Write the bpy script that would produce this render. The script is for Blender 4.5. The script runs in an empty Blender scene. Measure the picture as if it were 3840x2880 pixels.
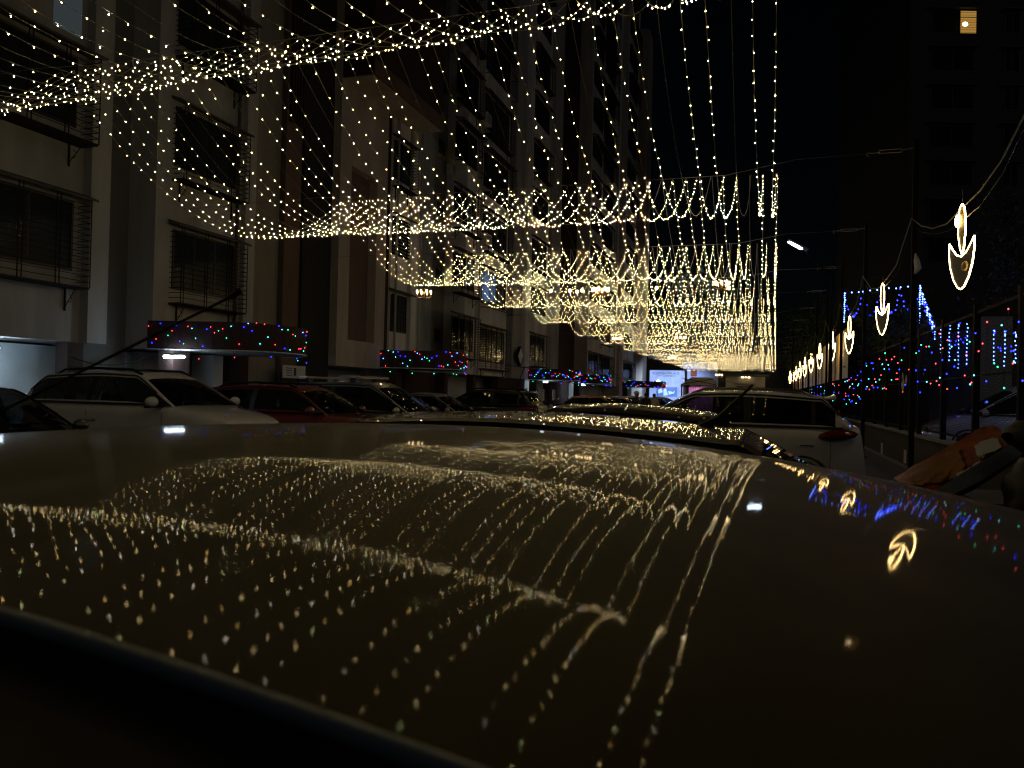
import bpy, math, random
import numpy as np
from mathutils import Vector, Matrix, noise
random.seed(7); np.random.seed(7)
R = math.radians
# ---------------------------------------------------------------- camera
sc = bpy.context.scene
C = sc.collection
CAMZ = 1.55
F = 2884.0
TH = R(17.96)
cam_d = bpy.data.cameras.new('camera'); cam = bpy.data.objects.new('camera', cam_d); C.objects.link(cam)
ROT = Matrix.Rotation(TH, 4, 'Z') @ Matrix.Rotation(R(90.64), 4, 'X') @ Matrix.Rotation(R(1.3), 4, 'Z')
cam.matrix_world = Matrix.Translation((0, 0, CAMZ)) @ ROT
cam_d.sensor_width = 36.0; cam_d.lens = 36.0 * F / 3840.0
cam_d.clip_start = 0.02; cam_d.clip_end = 3000
cam_d.dof.use_dof = True; cam_d.dof.focus_distance = 14.0; cam_d.dof.aperture_fstop = 9.0
sc.camera = cam
# ---------------------------------------------------------------- world: night sky, no disc
w = bpy.data.worlds.new('World'); sc.world = w; w.use_nodes = True
nt = w.node_tree; nt.nodes.clear()
sky = nt.nodes.new('ShaderNodeTexSky'); sky.sky_type = 'NISHITA'; sky.sun_disc = False
sky.sun_elevation = R(25); sky.sun_rotation = R(119)
bg = nt.nodes.new('ShaderNodeBackground'); bg.inputs['Strength'].default_value = 0.00022
wo = nt.nodes.new('ShaderNodeOutputWorld')
nt.links.new(sky.outputs[0], bg.inputs['Color']); nt.links.new(bg.outputs[0], wo.inputs['Surface'])
fill_sun = bpy.data.lights.new('city_glow_fill', 'SUN'); fill_sun.energy = 0.030; fill_sun.angle = R(30); fill_sun.color = (.90, .95, 1.0)  # added sun lamp: faint city-glow fill that lifts facades and cars
mo = bpy.data.objects.new('city_glow_fill', fill_sun); C.objects.link(mo); mo.rotation_euler = Vector((-.80, .45, -.42)).to_track_quat('-Z', 'Y').to_euler()
# ---------------------------------------------------------------- exposure
sc.view_settings.view_transform = 'Standard'; sc.view_settings.look = 'None'
sc.view_settings.exposure = 0.25; sc.view_settings.gamma = 1.0; sc.view_settings.use_curve_mapping = False
cy = sc.cycles
cy.use_denoising = True
try:
    cy.denoiser = 'OPENIMAGEDENOISE'; cy.denoising_input_passes = 'RGB_ALBEDO_NORMAL'; cy.denoising_prefilter = 'ACCURATE'
except Exception: pass
cy.max_bounces = 6; cy.diffuse_bounces = 2; cy.glossy_bounces = 3; cy.transparent_max_bounces = 12
cy.sample_clamp_indirect = 6.0; cy.caustics_reflective = False; cy.caustics_refractive = False
cy.use_light_tree = True; cy.use_adaptive_sampling = False
cy.pixel_filter_type = 'BLACKMAN_HARRIS'; cy.filter_width = 1.25

# ---------------------------------------------------------------- helpers
CO = Vector((0, 0, CAMZ)); FH = Vector((-math.sin(TH), math.cos(TH), 0)); RM = ROT.to_3x3()
def ray(u, v): return RM @ Vector(((u - 1920) / F, -(v - 1440) / F, -1.0))
def at_d(u, v, d): r = ray(u, v); return CO + r * (d / r.dot(FH))
def at_x(u, v, x): r = ray(u, v); return CO + r * (x / r.x)
def at_y(u, v, y): r = ray(u, v); return CO + r * (y / r.y)
def project(p):
    q = RM.transposed() @ (Vector(p) - CO)
    if q.z > -0.01: return None
    return 1920 + F * q.x / -q.z, 1440 - F * q.y / -q.z
def Yat(u, x, v=1400): return at_x(u, v, x).y

class MB:
    def __init__(s): s.v = []; s.f = []; s.m = []; s.k = 0
    def mat(s, k): s.k = k; return s
    def add(s, vs, fs):
        n = len(s.v); s.v += [tuple(p) for p in vs]; s.f += [tuple(i + n for i in f) for f in fs]; s.m += [s.k] * len(fs); return s
    def box(s, a, b):
        x0, x1 = sorted((a[0], b[0])); y0, y1 = sorted((a[1], b[1])); z0, z1 = sorted((a[2], b[2]))
        return s.add([(x0,y0,z0),(x1,y0,z0),(x1,y1,z0),(x0,y1,z0),(x0,y0,z1),(x1,y0,z1),(x1,y1,z1),(x0,y1,z1)],
              [(0,3,2,1),(4,5,6,7),(0,1,5,4),(1,2,6,5),(2,3,7,6),(3,0,4,7)])
    def tube(s, pts, r, n=6, cap=True):
        pts = [Vector(p) for p in pts]; rs = r if isinstance(r, (list, tuple)) else [r] * len(pts)
        vs = []; fs = []
        up = Vector((0.0, 0.0, 1.0)); prev = None
        for i, p in enumerate(pts):
            t = (pts[min(i + 1, len(pts) - 1)] - pts[max(i - 1, 0)])
            if t.length < 1e-9: t = Vector((0, 0, 1))
            t.normalize()
            a = prev if prev is not None else (Vector((1, 0, 0)) if abs(t.z) > .9 else up)
            a = (a - t * a.dot(t)); a = a.normalized() if a.length > 1e-6 else t.orthogonal().normalized(); prev = a
            b = t.cross(a)
            for k in range(n):
                q = 2 * math.pi * k / n; vs.append(p + (a * math.cos(q) + b * math.sin(q)) * rs[i])
        for i in range(len(pts) - 1):
            for k in range(n):
                k2 = (k + 1) % n; fs.append((i*n+k, i*n+k2, (i+1)*n+k2, (i+1)*n+k))
        if cap and n > 2: fs.append(tuple(range(n - 1, -1, -1))); fs.append(tuple((len(pts)-1)*n + k for k in range(n)))
        return s.add(vs, fs)
    def cyl(s, a, b, r, n=12, r2=None): return s.tube([a, b], [r, r if r2 is None else r2], n)
    def ell(s, c, r, nu=10, nv=6, M=None):
        vs = []; fs = []
        for j in range(nv + 1):
            ph = math.pi * j / nv
            for i in range(nu):
                a = 2 * math.pi * i / nu
                p = Vector((r[0]*math.sin(ph)*math.cos(a), r[1]*math.sin(ph)*math.sin(a), r[2]*math.cos(ph)))
                if M is not None: p = M @ p
                vs.append(p + Vector(c))
        for j in range(nv):
            for i in range(nu):
                i2 = (i + 1) % nu; fs.append((j*nu+i, (j+1)*nu+i, (j+1)*nu+i2, j*nu+i2))
        return s.add(vs, fs)
    def prism(s, poly, z0, z1):
        n = len(poly); vs = [(x, y, z0) for x, y in poly] + [(x, y, z1) for x, y in poly]
        return s.add(vs, [tuple(range(n - 1, -1, -1)), tuple(range(n, 2 * n))] + [(i, (i+1) % n, (i+1) % n + n, i + n) for i in range(n)])
    def grid(s, P):
        h = len(P); wd = len(P[0]); vs = [p for r_ in P for p in r_]
        return s.add(vs, [(i*wd+j, i*wd+j+1, (i+1)*wd+j+1, (i+1)*wd+j) for i in range(h-1) for j in range(wd-1)])
    def xf(s, M): s.v = [tuple(M @ Vector(p)) for p in s.v]; return s
    def mesh(s, name, mats, smooth=False):
        me = bpy.data.meshes.new(name); me.from_pydata(s.v, [], s.f)
        mats = mats if isinstance(mats, (list, tuple)) else [mats]
        for m in mats: me.materials.append(m)
        if len(mats) > 1: me.polygons.foreach_set('material_index', s.m)
        if smooth: me.polygons.foreach_set('use_smooth', [True] * len(s.f))
        me.update(); return me
    def build(s, name, mats, parent=None, smooth=False):
        if parent is not None and parent.get('_o') is not None:
            o_ = parent['_o']; s.v = [(p[0]-o_[0], p[1]-o_[1], p[2]-o_[2]) for p in s.v]
        return link(name, s.mesh(name, mats, smooth), parent)
def link(name, data, parent=None, loc=None, rotz=None):
    o = bpy.data.objects.new(name, data); C.objects.link(o)
    if parent is not None: o.parent = parent
    if loc is not None: o.location = loc
    if rotz is not None: o.rotation_euler = (0, 0, rotz)
    return o
def tag(o, label=None, cat=None, group=None, kind=None):
    if label: o['label'] = label
    if cat: o['category'] = cat
    if group: o['group'] = group
    if kind: o['kind'] = kind
    return o
def thing(name, loc, label, cat, group=None, rotz=0, worldcoords=False):
    o = bpy.data.objects.new(name, None); C.objects.link(o); o.location = loc; o.rotation_euler = (0, 0, rotz)
    o.empty_display_size = .2
    if worldcoords: o['_o'] = list(loc)
    return tag(o, label, cat, group)
def struct(o): o['kind'] = 'structure'; return o
def ordn(n):
    W = 'first second third fourth fifth sixth seventh eighth ninth tenth eleventh twelfth'.split()
    if n <= 12: return W[n - 1]
    if n == 21 or n == 31 or n == 41: return str(n) + 'st'
    if n in (22, 32): return str(n) + 'nd'
    if n in (23, 33): return str(n) + 'rd'
    return str(n) + 'th'

# ---------------------------------------------------------------- materials
def newmat(name):
    m = bpy.data.materials.new(name); m.use_nodes = True; m.node_tree.nodes.clear()
    o = m.node_tree.nodes.new('ShaderNodeOutputMaterial'); return m, m.node_tree, o
def pbr(name, col, rough=.7, metal=0, coat=0, coat_rough=.03, var=.12, scale=3.0, bump=0.0, spec=.5, bscale=40, dirt=None, ior=1.5, streak=False):
    m, t, o = newmat(name); N = t.nodes; L = t.links
    p = N.new('ShaderNodeBsdfPrincipled'); L.new(p.outputs[0], o.inputs[0])
    p.inputs['Roughness'].default_value = rough; p.inputs['Metallic'].default_value = metal
    p.inputs['Coat Weight'].default_value = coat; p.inputs['Coat Roughness'].default_value = coat_rough
    p.inputs['Specular IOR Level'].default_value = spec; p.inputs['IOR'].default_value = ior
    tc = N.new('ShaderNodeTexCoord'); mp = N.new('ShaderNodeMapping'); L.new(tc.outputs['Object'], mp.inputs[0])
    if streak: mp.inputs['Scale'].default_value = (1, 1, .18)
    n = N.new('ShaderNodeTexNoise'); n.inputs['Scale'].default_value = scale; n.inputs['Detail'].default_value = 8; n.inputs['Roughness'].default_value = .62
    L.new(mp.outputs[0], n.inputs[0])
    r = N.new('ShaderNodeValToRGB'); L.new(n.outputs[0], r.inputs[0])
    r.color_ramp.elements[0].position = .3; r.color_ramp.elements[1].position = .7
    d = dirt or tuple(c * (1 - 2.2 * var) for c in col)
    r.color_ramp.elements[0].color = (*[max(c, 0) for c in d], 1); r.color_ramp.elements[1].color = (*[min(c * (1 + var), .95) for c in col], 1)
    L.new(r.outputs[0], p.inputs['Base Color'])
    if bump:
        n2 = N.new('ShaderNodeTexNoise'); n2.inputs['Scale'].default_value = bscale; n2.inputs['Detail'].default_value = 5
        L.new(tc.outputs['Object'], n2.inputs[0])
        b = N.new('ShaderNodeBump'); b.inputs['Strength'].default_value = bump; b.inputs['Distance'].default_value = .01
        L.new(n2.outputs[0], b.inputs['Height']); L.new(b.outputs[0], p.inputs['Normal'])
    return m
def emit(name, col, s, sample=True):
    m, t, o = newmat(name); e = t.nodes.new('ShaderNodeEmission'); e.inputs[0].default_value = (*col, 1); e.inputs[1].default_value = s
    t.links.new(e.outputs[0], o.inputs[0])
    m.cycles.emission_sampling = 'FRONT' if sample else 'NONE'
    return m
def glassmat(name, tint, rough=.02, ior=1.5):
    m, t, o = newmat(name); N = t.nodes; L = t.links
    tr = N.new('ShaderNodeBsdfTransparent'); tr.inputs[0].default_value = (*tint, 1)
    g = N.new('ShaderNodeBsdfGlossy'); g.inputs['Roughness'].default_value = rough
    gm = N.new('ShaderNodeNewGeometry'); dt = N.new('ShaderNodeVectorMath'); dt.operation = 'DOT_PRODUCT'
    L.new(gm.outputs['Incoming'], dt.inputs[0]); L.new(gm.outputs['Normal'], dt.inputs[1])
    def mth(op, a, b=None):
        n_ = N.new('ShaderNodeMath'); n_.operation = op
        for i_, q in enumerate((a, b)):
            if q is None: continue
            if isinstance(q, (int, float)): n_.inputs[i_].default_value = q
            else: L.new(q, n_.inputs[i_])
        return n_.outputs[0]
    fz = mth('ADD', mth('MULTIPLY', mth('POWER', mth('SUBTRACT', 1.0, mth('ABSOLUTE', dt.outputs['Value'])), 5.0), .94), .05)
    mx = N.new('ShaderNodeMixShader'); L.new(fz, mx.inputs[0]); L.new(tr.outputs[0], mx.inputs[1]); L.new(g.outputs[0], mx.inputs[2])
    L.new(mx.outputs[0], o.inputs[0]); return m

BULB = 74.0
M = dict(
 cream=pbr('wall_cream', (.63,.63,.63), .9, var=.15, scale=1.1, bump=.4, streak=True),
 nearwall=pbr('wall_near_dimmed', (.36,.36,.355), .9, var=.15, scale=1.1, bump=.4, streak=True), nearpale=pbr('wall_near_pale_dimmed', (.42,.42,.41), .9, var=.14, scale=1.1, bump=.4, streak=True),  # darker copies of the cream walls: dimmer light on block A put into colour
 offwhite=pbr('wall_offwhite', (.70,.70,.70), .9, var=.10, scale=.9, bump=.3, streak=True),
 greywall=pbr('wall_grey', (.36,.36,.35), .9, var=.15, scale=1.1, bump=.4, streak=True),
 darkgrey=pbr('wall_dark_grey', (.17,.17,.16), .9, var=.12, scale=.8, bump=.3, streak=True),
 olive=pbr('wall_olive', (.26,.24,.20), .9, var=.15, scale=1.1, bump=.4, streak=True),
 tan=pbr('wall_tan', (.42,.38,.33), .9, var=.15, scale=1.1, bump=.4, streak=True),
 brown=pbr('wall_brown', (.15,.100,.078), .9, var=.12, scale=1, bump=.3, streak=True),
 redbrown=pbr('wall_red_brown', (.045,.020,.016), .85, var=.12, scale=1, bump=.2),
 paleblue=pbr('wall_pale_blue', (.55,.62,.66), .8, var=.08, scale=1, bump=.2),
 nearblack=pbr('wall_near_black', (.02,.02,.02), .9),  # flat near-black surface colour
 concrete=pbr('concrete', (.25,.24,.22), .9, var=.15, scale=4, bump=.5),
 ledge=pbr('ledge_stained', (.10,.09,.08), .9, var=.2, scale=5, bump=.5),
 black=pbr('black_metal', (.008,.008,.008), .8, var=.1, spec=.15),
 iron=pbr('window_iron', (.015,.013,.012), .75, var=.1, spec=.2),
 frame=pbr('window_frame', (.025,.024,.022), .5, var=.1),
 curtain=pbr('curtain', (.22,.25,.28), .9, var=.2, scale=9),
 interior=pbr('room_dark', (.012,.012,.013), .9),
 steel=pbr('galvanised_steel', (.35,.35,.36), .4, metal=.9, var=.1),
 towerwall=pbr('tower_wall', (.085,.085,.085), .9), trim=pbr('rail_satin_highlight', (.20,.25,.31), .45, coat=.5, coat_rough=.3, var=.05), frame_brown=pbr('door_frame_bronze', (.085,.048,.026), .6, var=.3, scale=6),  # the rail's soft bluish highlight is put into its base colour
 wire=pbr('lamp_wire', (.32,.32,.22), .6, var=.05),
 cable=pbr('steel_cable', (.14,.14,.14), .5, var=.05),
 rubber=pbr('rubber', (.010,.010,.011), .5, var=.1),
 tyre=pbr('tyre', (.02,.02,.02), .8, var=.1),
 rim=pbr('wheel_rim', (.30,.30,.31), .3, metal=1, var=.05),
 chrome=pbr('chrome', (.6,.6,.6), .12, metal=1, var=.02),
 seat=pbr('car_seat', (.04,.038,.035), .9, var=.1),
 lamp_glass=pbr('head_lamp', (.30,.32,.34), .1, coat=1, var=.05),
 tail=pbr('tail_lamp', (.14,.006,.008), .15, coat=1, var=.05),
 plate=pbr('number_plate', (.6,.6,.58), .5, var=.03),
 asphalt=pbr('asphalt', (.045,.044,.042), .85, var=.25, scale=6, bump=.6, bscale=120),
 kerb=pbr('kerb_stone', (.22,.21,.19), .9, var=.2, scale=3, bump=.4),
 paving=pbr('paving', (.14,.13,.12), .85, var=.2, scale=4, bump=.4),
 paper=pbr('paper', (.62,.61,.58), .8, var=.04),
 ink=pbr('ink', (.05,.05,.06), .8, var=.02),
 orange=pbr('orange_tarp', (.36,.060,.008), .6, var=.28, scale=6, bump=.5, bscale=22),
 amber=pbr('amber_sheet', (.34,.13,.016), .6, var=.2, scale=7, bump=.5, bscale=22),
 greyboard=pbr('grey_board', (.25,.27,.29), .7, var=.2, scale=5, bump=.3),
 bluetarp=pbr('blue_tarp', (.002,.005,.02), .6, var=.3, scale=5, bump=.6, bscale=12),
 sack=pbr('pale_sack', (.16,.14,.12), .8, var=.25, scale=9, bump=.8, bscale=40),
 bark=pbr('bark', (.07,.055,.04), .9, var=.2, scale=9, bump=.6),
 leaf=pbr('leaf', (.07,.11,.03), .6, var=.35, scale=3),
 leaf2=pbr('leaf_dark', (.045,.07,.03), .6, var=.35, scale=3),
 redleaf=pbr('red_leaf', (.13,.03,.02), .6, var=.3, scale=5),
 sheet=pbr('sheet_arrow_gold', (.80,.56,.18), .38, var=.1, scale=3, bump=.2),  # cream sheets; the arrows' gold light is put into the base colour
 wallbase=pbr('fence_wall', (.040,.030,.026), .9, var=.2, scale=3, bump=.4),
 skin=pbr('skin', (.26,.14,.085), .6, var=.05),
 hair=pbr('hair', (.012,.010,.009), .6, var=.1),
 white=pbr('white_cloth', (.62,.60,.56), .9, var=.06),
 creamcloth=pbr('cream_cloth', (.48,.42,.30), .9, var=.06),
 darkcloth=pbr('dark_cloth', (.03,.03,.035), .9, var=.1),
 pink=pbr('pink_cloth', (.75,.30,.55), .8, var=.08),
 salmon=pbr('salmon_drape', (.60,.25,.18), .8, var=.08),
 tentwhite=pbr('tent_cloth', (.55,.55,.50), .8, var=.08),
 banner=pbr('banner_print', (.42,.50,.78), .6, var=.22, scale=.45),
 bannerblue=pbr('banner_blue', (.10,.20,.50), .6, var=.2, scale=1),
 bannerlight=pbr('banner_light', (.60,.78,.90), .6, var=.1, scale=2),
 signred=pbr('sign_maroon', (.12,.02,.02), .6, var=.1),
 film=pbr('arrow_film', (.06,.055,.07), .5, var=.1),
 netting=pbr('gold_netting', (.45,.36,.15), .5, var=.3, scale=20),
 plastic=pbr('white_plastic', (.55,.56,.58), .5, var=.04),
 brass=pbr('brass', (.55,.38,.14), .25, metal=1, var=.1),
 e_warm=emit('lamp_warm', (1,.71,.30), BULB), e_gold=emit('lamp_gold', (1,.60,.17), BULB*.9), e_cool=emit('lamp_cool', (1,.86,.60), BULB),
 e_lime=emit('lamp_lime', (.78,.88,.34), BULB),
 dead=pbr('unlit_lamp', (.16,.15,.12), .4, var=.05),
 e_red=emit('lamp_red', (1,.05,.06), 7, False), e_green=emit('lamp_green', (.03,.9,.35), 6, False), e_blue=emit('lamp_blue', (.010,.016,1), 16, True),
 e_sky=emit('lamp_sky_blue', (.10,.22,1), 14, True), e_teal=emit('lamp_teal', (.1,.8,.9), 6, False),
 e_rope=emit('rope_light', (1,.64,.22), 24), e_tube=emit('tube_lamp', (.66,.84,1), 85), e_led=emit('street_led', (.62,.80,1), 60),
 e_chand=emit('chandelier_lamp', (1,.70,.34), 11), e_room=emit('room_lamp', (1,.72,.38), 14),
 e_flood=emit('flood_lamp', (.7,.82,1), 25),
 carglass=glassmat('car_glass', (.17,.19,.20)), window=glassmat('window_glass', (.28,.32,.36), .04),
)
def paint(name, col, rough=.35, coat=1, metal=0.0): return pbr(name, col, rough, metal=metal, coat=coat, coat_rough=.012, var=.04, scale=3)
P_ = dict(white=paint('paint_white', (.66,.67,.70)), red=paint('paint_red', (.15,.006,.010)), silver=paint('paint_silver', (.30,.31,.33), .3, 1, .5),
 black=paint('paint_black', (.006,.006,.008)), maroon=paint('paint_maroon', (.020,.004,.004)), dark=paint('paint_dark_brown', (.012,.007,.005)),
 orange=paint('paint_orange', (.45,.16,.03)), greyw=paint('paint_pearl_grey', (.26,.26,.25)))
# near roof paint: metallic bronze under a dusty clear coat
def roofmat():
    m, t, o = newmat('paint_dusty_bronze'); N = t.nodes; L = t.links
    p = N.new('ShaderNodeBsdfPrincipled'); L.new(p.outputs[0], o.inputs[0])
    tc = N.new('ShaderNodeTexCoord')
    n = N.new('ShaderNodeTexNoise'); n.inputs['Scale'].default_value = 5; n.inputs['Detail'].default_value = 9; L.new(tc.outputs['Object'], n.inputs[0])
    n3 = N.new('ShaderNodeTexNoise'); n3.inputs['Scale'].default_value = 260; n3.inputs['Detail'].default_value = 3; L.new(tc.outputs['Object'], n3.inputs[0])
    v = N.new('ShaderNodeTexVoronoi'); v.inputs['Scale'].default_value = 14; v.inputs['Randomness'].default_value = 1; L.new(tc.outputs['Object'], v.inputs[0])
    sp = N.new('ShaderNodeValToRGB'); sp.color_ramp.elements[0].position = .05; sp.color_ramp.elements[0].color = (1,1,1,1); sp.color_ramp.elements[1].position = .17; sp.color_ramp.elements[1].color = (0,0,0,1)
    L.new(v.outputs['Distance'], sp.inputs[0])
    r = N.new('ShaderNodeValToRGB'); L.new(n.outputs[0], r.inputs[0])
    r.color_ramp.elements[0].position = .35; r.color_ramp.elements[0].color = (.075,.055,.011,1); r.color_ramp.elements[1].position = .68; r.color_ramp.elements[1].color = (.155,.114,.026,1)
    L.new(r.outputs[0], p.inputs['Base Color'])
    p.inputs['Metallic'].default_value = 0; p.inputs['Roughness'].default_value = .6
    p.inputs['Coat Weight'].default_value = .36; p.inputs['Specular IOR Level'].default_value = .2; p.inputs['Coat IOR'].default_value = 1.45
    mr = N.new('ShaderNodeMapRange'); L.new(n.outputs[0], mr.inputs[0]); mr.inputs[1].default_value = .35; mr.inputs[2].default_value = .75
    mr.inputs[3].default_value = .018; mr.inputs[4].default_value = .048
    ad = N.new('ShaderNodeMath'); ad.operation = 'MULTIPLY_ADD'; L.new(sp.outputs[0], ad.inputs[0]); ad.inputs[1].default_value = .09; L.new(mr.outputs[0], ad.inputs[2])
    sx = N.new('ShaderNodeSeparateXYZ'); L.new(tc.outputs['Object'], sx.inputs[0])
    dm = N.new('ShaderNodeMapRange'); dm.interpolation_type = 'SMOOTHSTEP'; L.new(sx.outputs[0], dm.inputs[0]); dm.inputs[1].default_value = -.25; dm.inputs[2].default_value = .75; dm.inputs[3].default_value = 0; dm.inputs[4].default_value = .28
    n4 = N.new('ShaderNodeTexNoise'); n4.inputs['Scale'].default_value = 2.2; n4.inputs['Detail'].default_value = 6; L.new(tc.outputs['Object'], n4.inputs[0])
    pr = N.new('ShaderNodeMath'); pr.operation = 'MULTIPLY'; L.new(dm.outputs[0], pr.inputs[0]); L.new(n4.outputs[0], pr.inputs[1])
    sm = N.new('ShaderNodeMath'); sm.operation = 'ADD'; L.new(pr.outputs[0], sm.inputs[0]); L.new(ad.outputs[0], sm.inputs[1])
    L.new(sm.outputs[0], p.inputs['Coat Roughness'])
    b = N.new('ShaderNodeBump'); b.inputs['Strength'].default_value = .015; b.inputs['Distance'].default_value = .001
    L.new(n3.outputs[0], b.inputs['Height']); L.new(b.outputs[0], p.inputs['Coat Normal'])
    return m
M['roof'] = roofmat()
# ================================================================= THE SETTING
# ground, road, pavement
g = MB().box((-400, -60, -.3), (400, 600, 0)).build('ground', M['paving']); struct(g)
g = MB().box((-11.9, -30, 0), (3.2, 96, .006)).build('road', M['asphalt']); struct(g)
g = MB().box((-14.6, -30, .004), (-11.9, 96, .12)).build('pavement', M['paving']); struct(g)
for i in range(40):
    o = MB().box((-11.9, -20 + i * 3, .0), (-11.75, -20 + i * 3 + 2.98, .135)).build('kerb_stone', M['kerb']); struct(o)

# ---- apartment blocks on the left. Plan read along the street: (u where the strip ends, plane X, material, height of its underside)
FL = 3.05; Z1 = 2.42; TOP = Z1 + 14 * FL
SEG = [
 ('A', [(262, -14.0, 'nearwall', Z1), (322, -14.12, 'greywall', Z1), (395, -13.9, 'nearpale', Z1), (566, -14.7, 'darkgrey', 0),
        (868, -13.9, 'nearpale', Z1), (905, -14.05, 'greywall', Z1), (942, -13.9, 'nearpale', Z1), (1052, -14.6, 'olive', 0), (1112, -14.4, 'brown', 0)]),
 ('B', [(1258, -14.3, 'nearblack', 0), (1436, -14.0, 'tan', 2.35), (1456, -14.1, 'redbrown', Z1), (1519, -14.0, 'offwhite', Z1), (1534, -14.12, 'greywall', Z1), (1560, -13.9, 'cream', Z1),  # first strip is a flat near-black wall, nearly flush with the facade
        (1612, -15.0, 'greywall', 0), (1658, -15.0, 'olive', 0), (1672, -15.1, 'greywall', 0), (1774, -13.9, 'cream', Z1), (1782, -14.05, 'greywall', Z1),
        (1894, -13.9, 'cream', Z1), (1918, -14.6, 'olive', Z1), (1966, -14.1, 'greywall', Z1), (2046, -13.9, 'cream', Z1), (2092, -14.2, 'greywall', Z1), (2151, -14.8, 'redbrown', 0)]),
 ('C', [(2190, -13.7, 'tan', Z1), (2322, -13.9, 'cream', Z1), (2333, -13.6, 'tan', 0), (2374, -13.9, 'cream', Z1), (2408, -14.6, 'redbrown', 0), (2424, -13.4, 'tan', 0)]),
]
LB = {'A': 'cream apartment block nearest the camera, with dark boxed window grilles', 'B': 'middle apartment block with a tall tan pillar beside a flat black wall strip',
      'C': 'farthest apartment block at the left end of the lit lane'}
BL = {}; segY = {}
y = -9.0
for k, segs in SEG:
    b = thing('apartment_building', (-15, y, 0), LB[k], 'building', 'apartment blocks along the left side', worldcoords=True); BL[k] = b
    y_first = y
    for si_, (u1, X, mt, zb) in enumerate(segs):
        y1 = Yat(u1, max(X, segs[si_ + 1][1]) if si_ + 1 < len(segs) else X)
        if y1 < y + .05: y1 = y + .05
        if mt == 'tan' and u1 == 1436:      # pillar with a recessed niche, so built of pieces round the niche
            ya, yb = Yat(1300, X), Yat(1400, X); zt = 9.5
            m_ = MB().box((X - 4, y, zb), (X, ya, TOP)).box((X - 4, yb, zb), (X, y1, TOP)).box((X - 4, ya, zb), (X, yb, 3.3)).box((X - 4, ya, zt), (X, yb, TOP))
            m_.build('wall', M[mt], b)
            MB().box((X - 1, ya + .002, 3.3), (X - .35, yb - .002, zt)).build('niche', M['brown'], b)
        else:
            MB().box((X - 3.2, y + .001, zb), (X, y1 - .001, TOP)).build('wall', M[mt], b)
        segY[u1] = (y, y1, X)
        y = y1
    # ground floor: inner wall, brown posts and a beam line under the first floor
    m_ = MB()
    MB().box((-17.6, y_first, 0), (-15.3, y, Z1 - .05)).build('ground_floor_wall', M['paleblue'] if k != 'C' else M['greywall'], b)
YEND = y
for u in (-260, 270, 905):
    yy = Yat(u, -14.1); MB().box((-14.35, yy - .2, 0), (-14.02, yy + .2, Z1 - .01)).build('pillar', M['redbrown'], BL['A'])
for u in (1519, 1668, 1775, 1868):
    yy = Yat(u, -14.1); MB().box((-14.4, yy - .2, 0), (-14.02, yy + .2, Z1 - .01)).build('pillar', M['redbrown'], BL['B'])
MB().box((-15.2, Yat(1524, -14.6), 0), (-14.5, Yat(1662, -14.6), 2.38)).build('garage_shutter', M['redbrown'], BL['B'])
MB().box((-14.9, Yat(1872, -14.2), 0), (-14.15, Yat(1966, -14.2), 2.41)).build('garage_shutter', M['redbrown'], BL['B'])
# the brown columns carry ribs high up
for (b, u0, u1, X) in (('A', 1056, 1110, -14.4), ('B', 2096, 2150, -14.8)):
    ya, yb = Yat(u0, X), Yat(u1, X)
    for i in range(5):
        yy = ya + (yb - ya) * (i + .3) / 5
        MB().box((X, yy, 10), (X + .12, yy + (yb - ya) / 12, TOP)).build('rib', M['redbrown'], BL[b])
# sloped brown overhang above the pillar, seen against the near-black wall strip
zo = at_x(1275, 282, -14).z; ya = segY[1436][0]; yb = Yat(1640, -12.8)
MB().box((-13.995, ya, zo + .02), (-12.8, yb, TOP)).build('overhang', M['redbrown'], BL['B'])
MB().box((-13.99, ya + .05, zo - .01), (-12.85, yb - .05, zo + .019)).build('overhang_soffit', M['tan'], BL['B'])
MB().box((-12.798, ya, zo), (-12.75, yb, zo + .55)).build('fascia_band', M['brown'], BL['B'])

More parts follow.
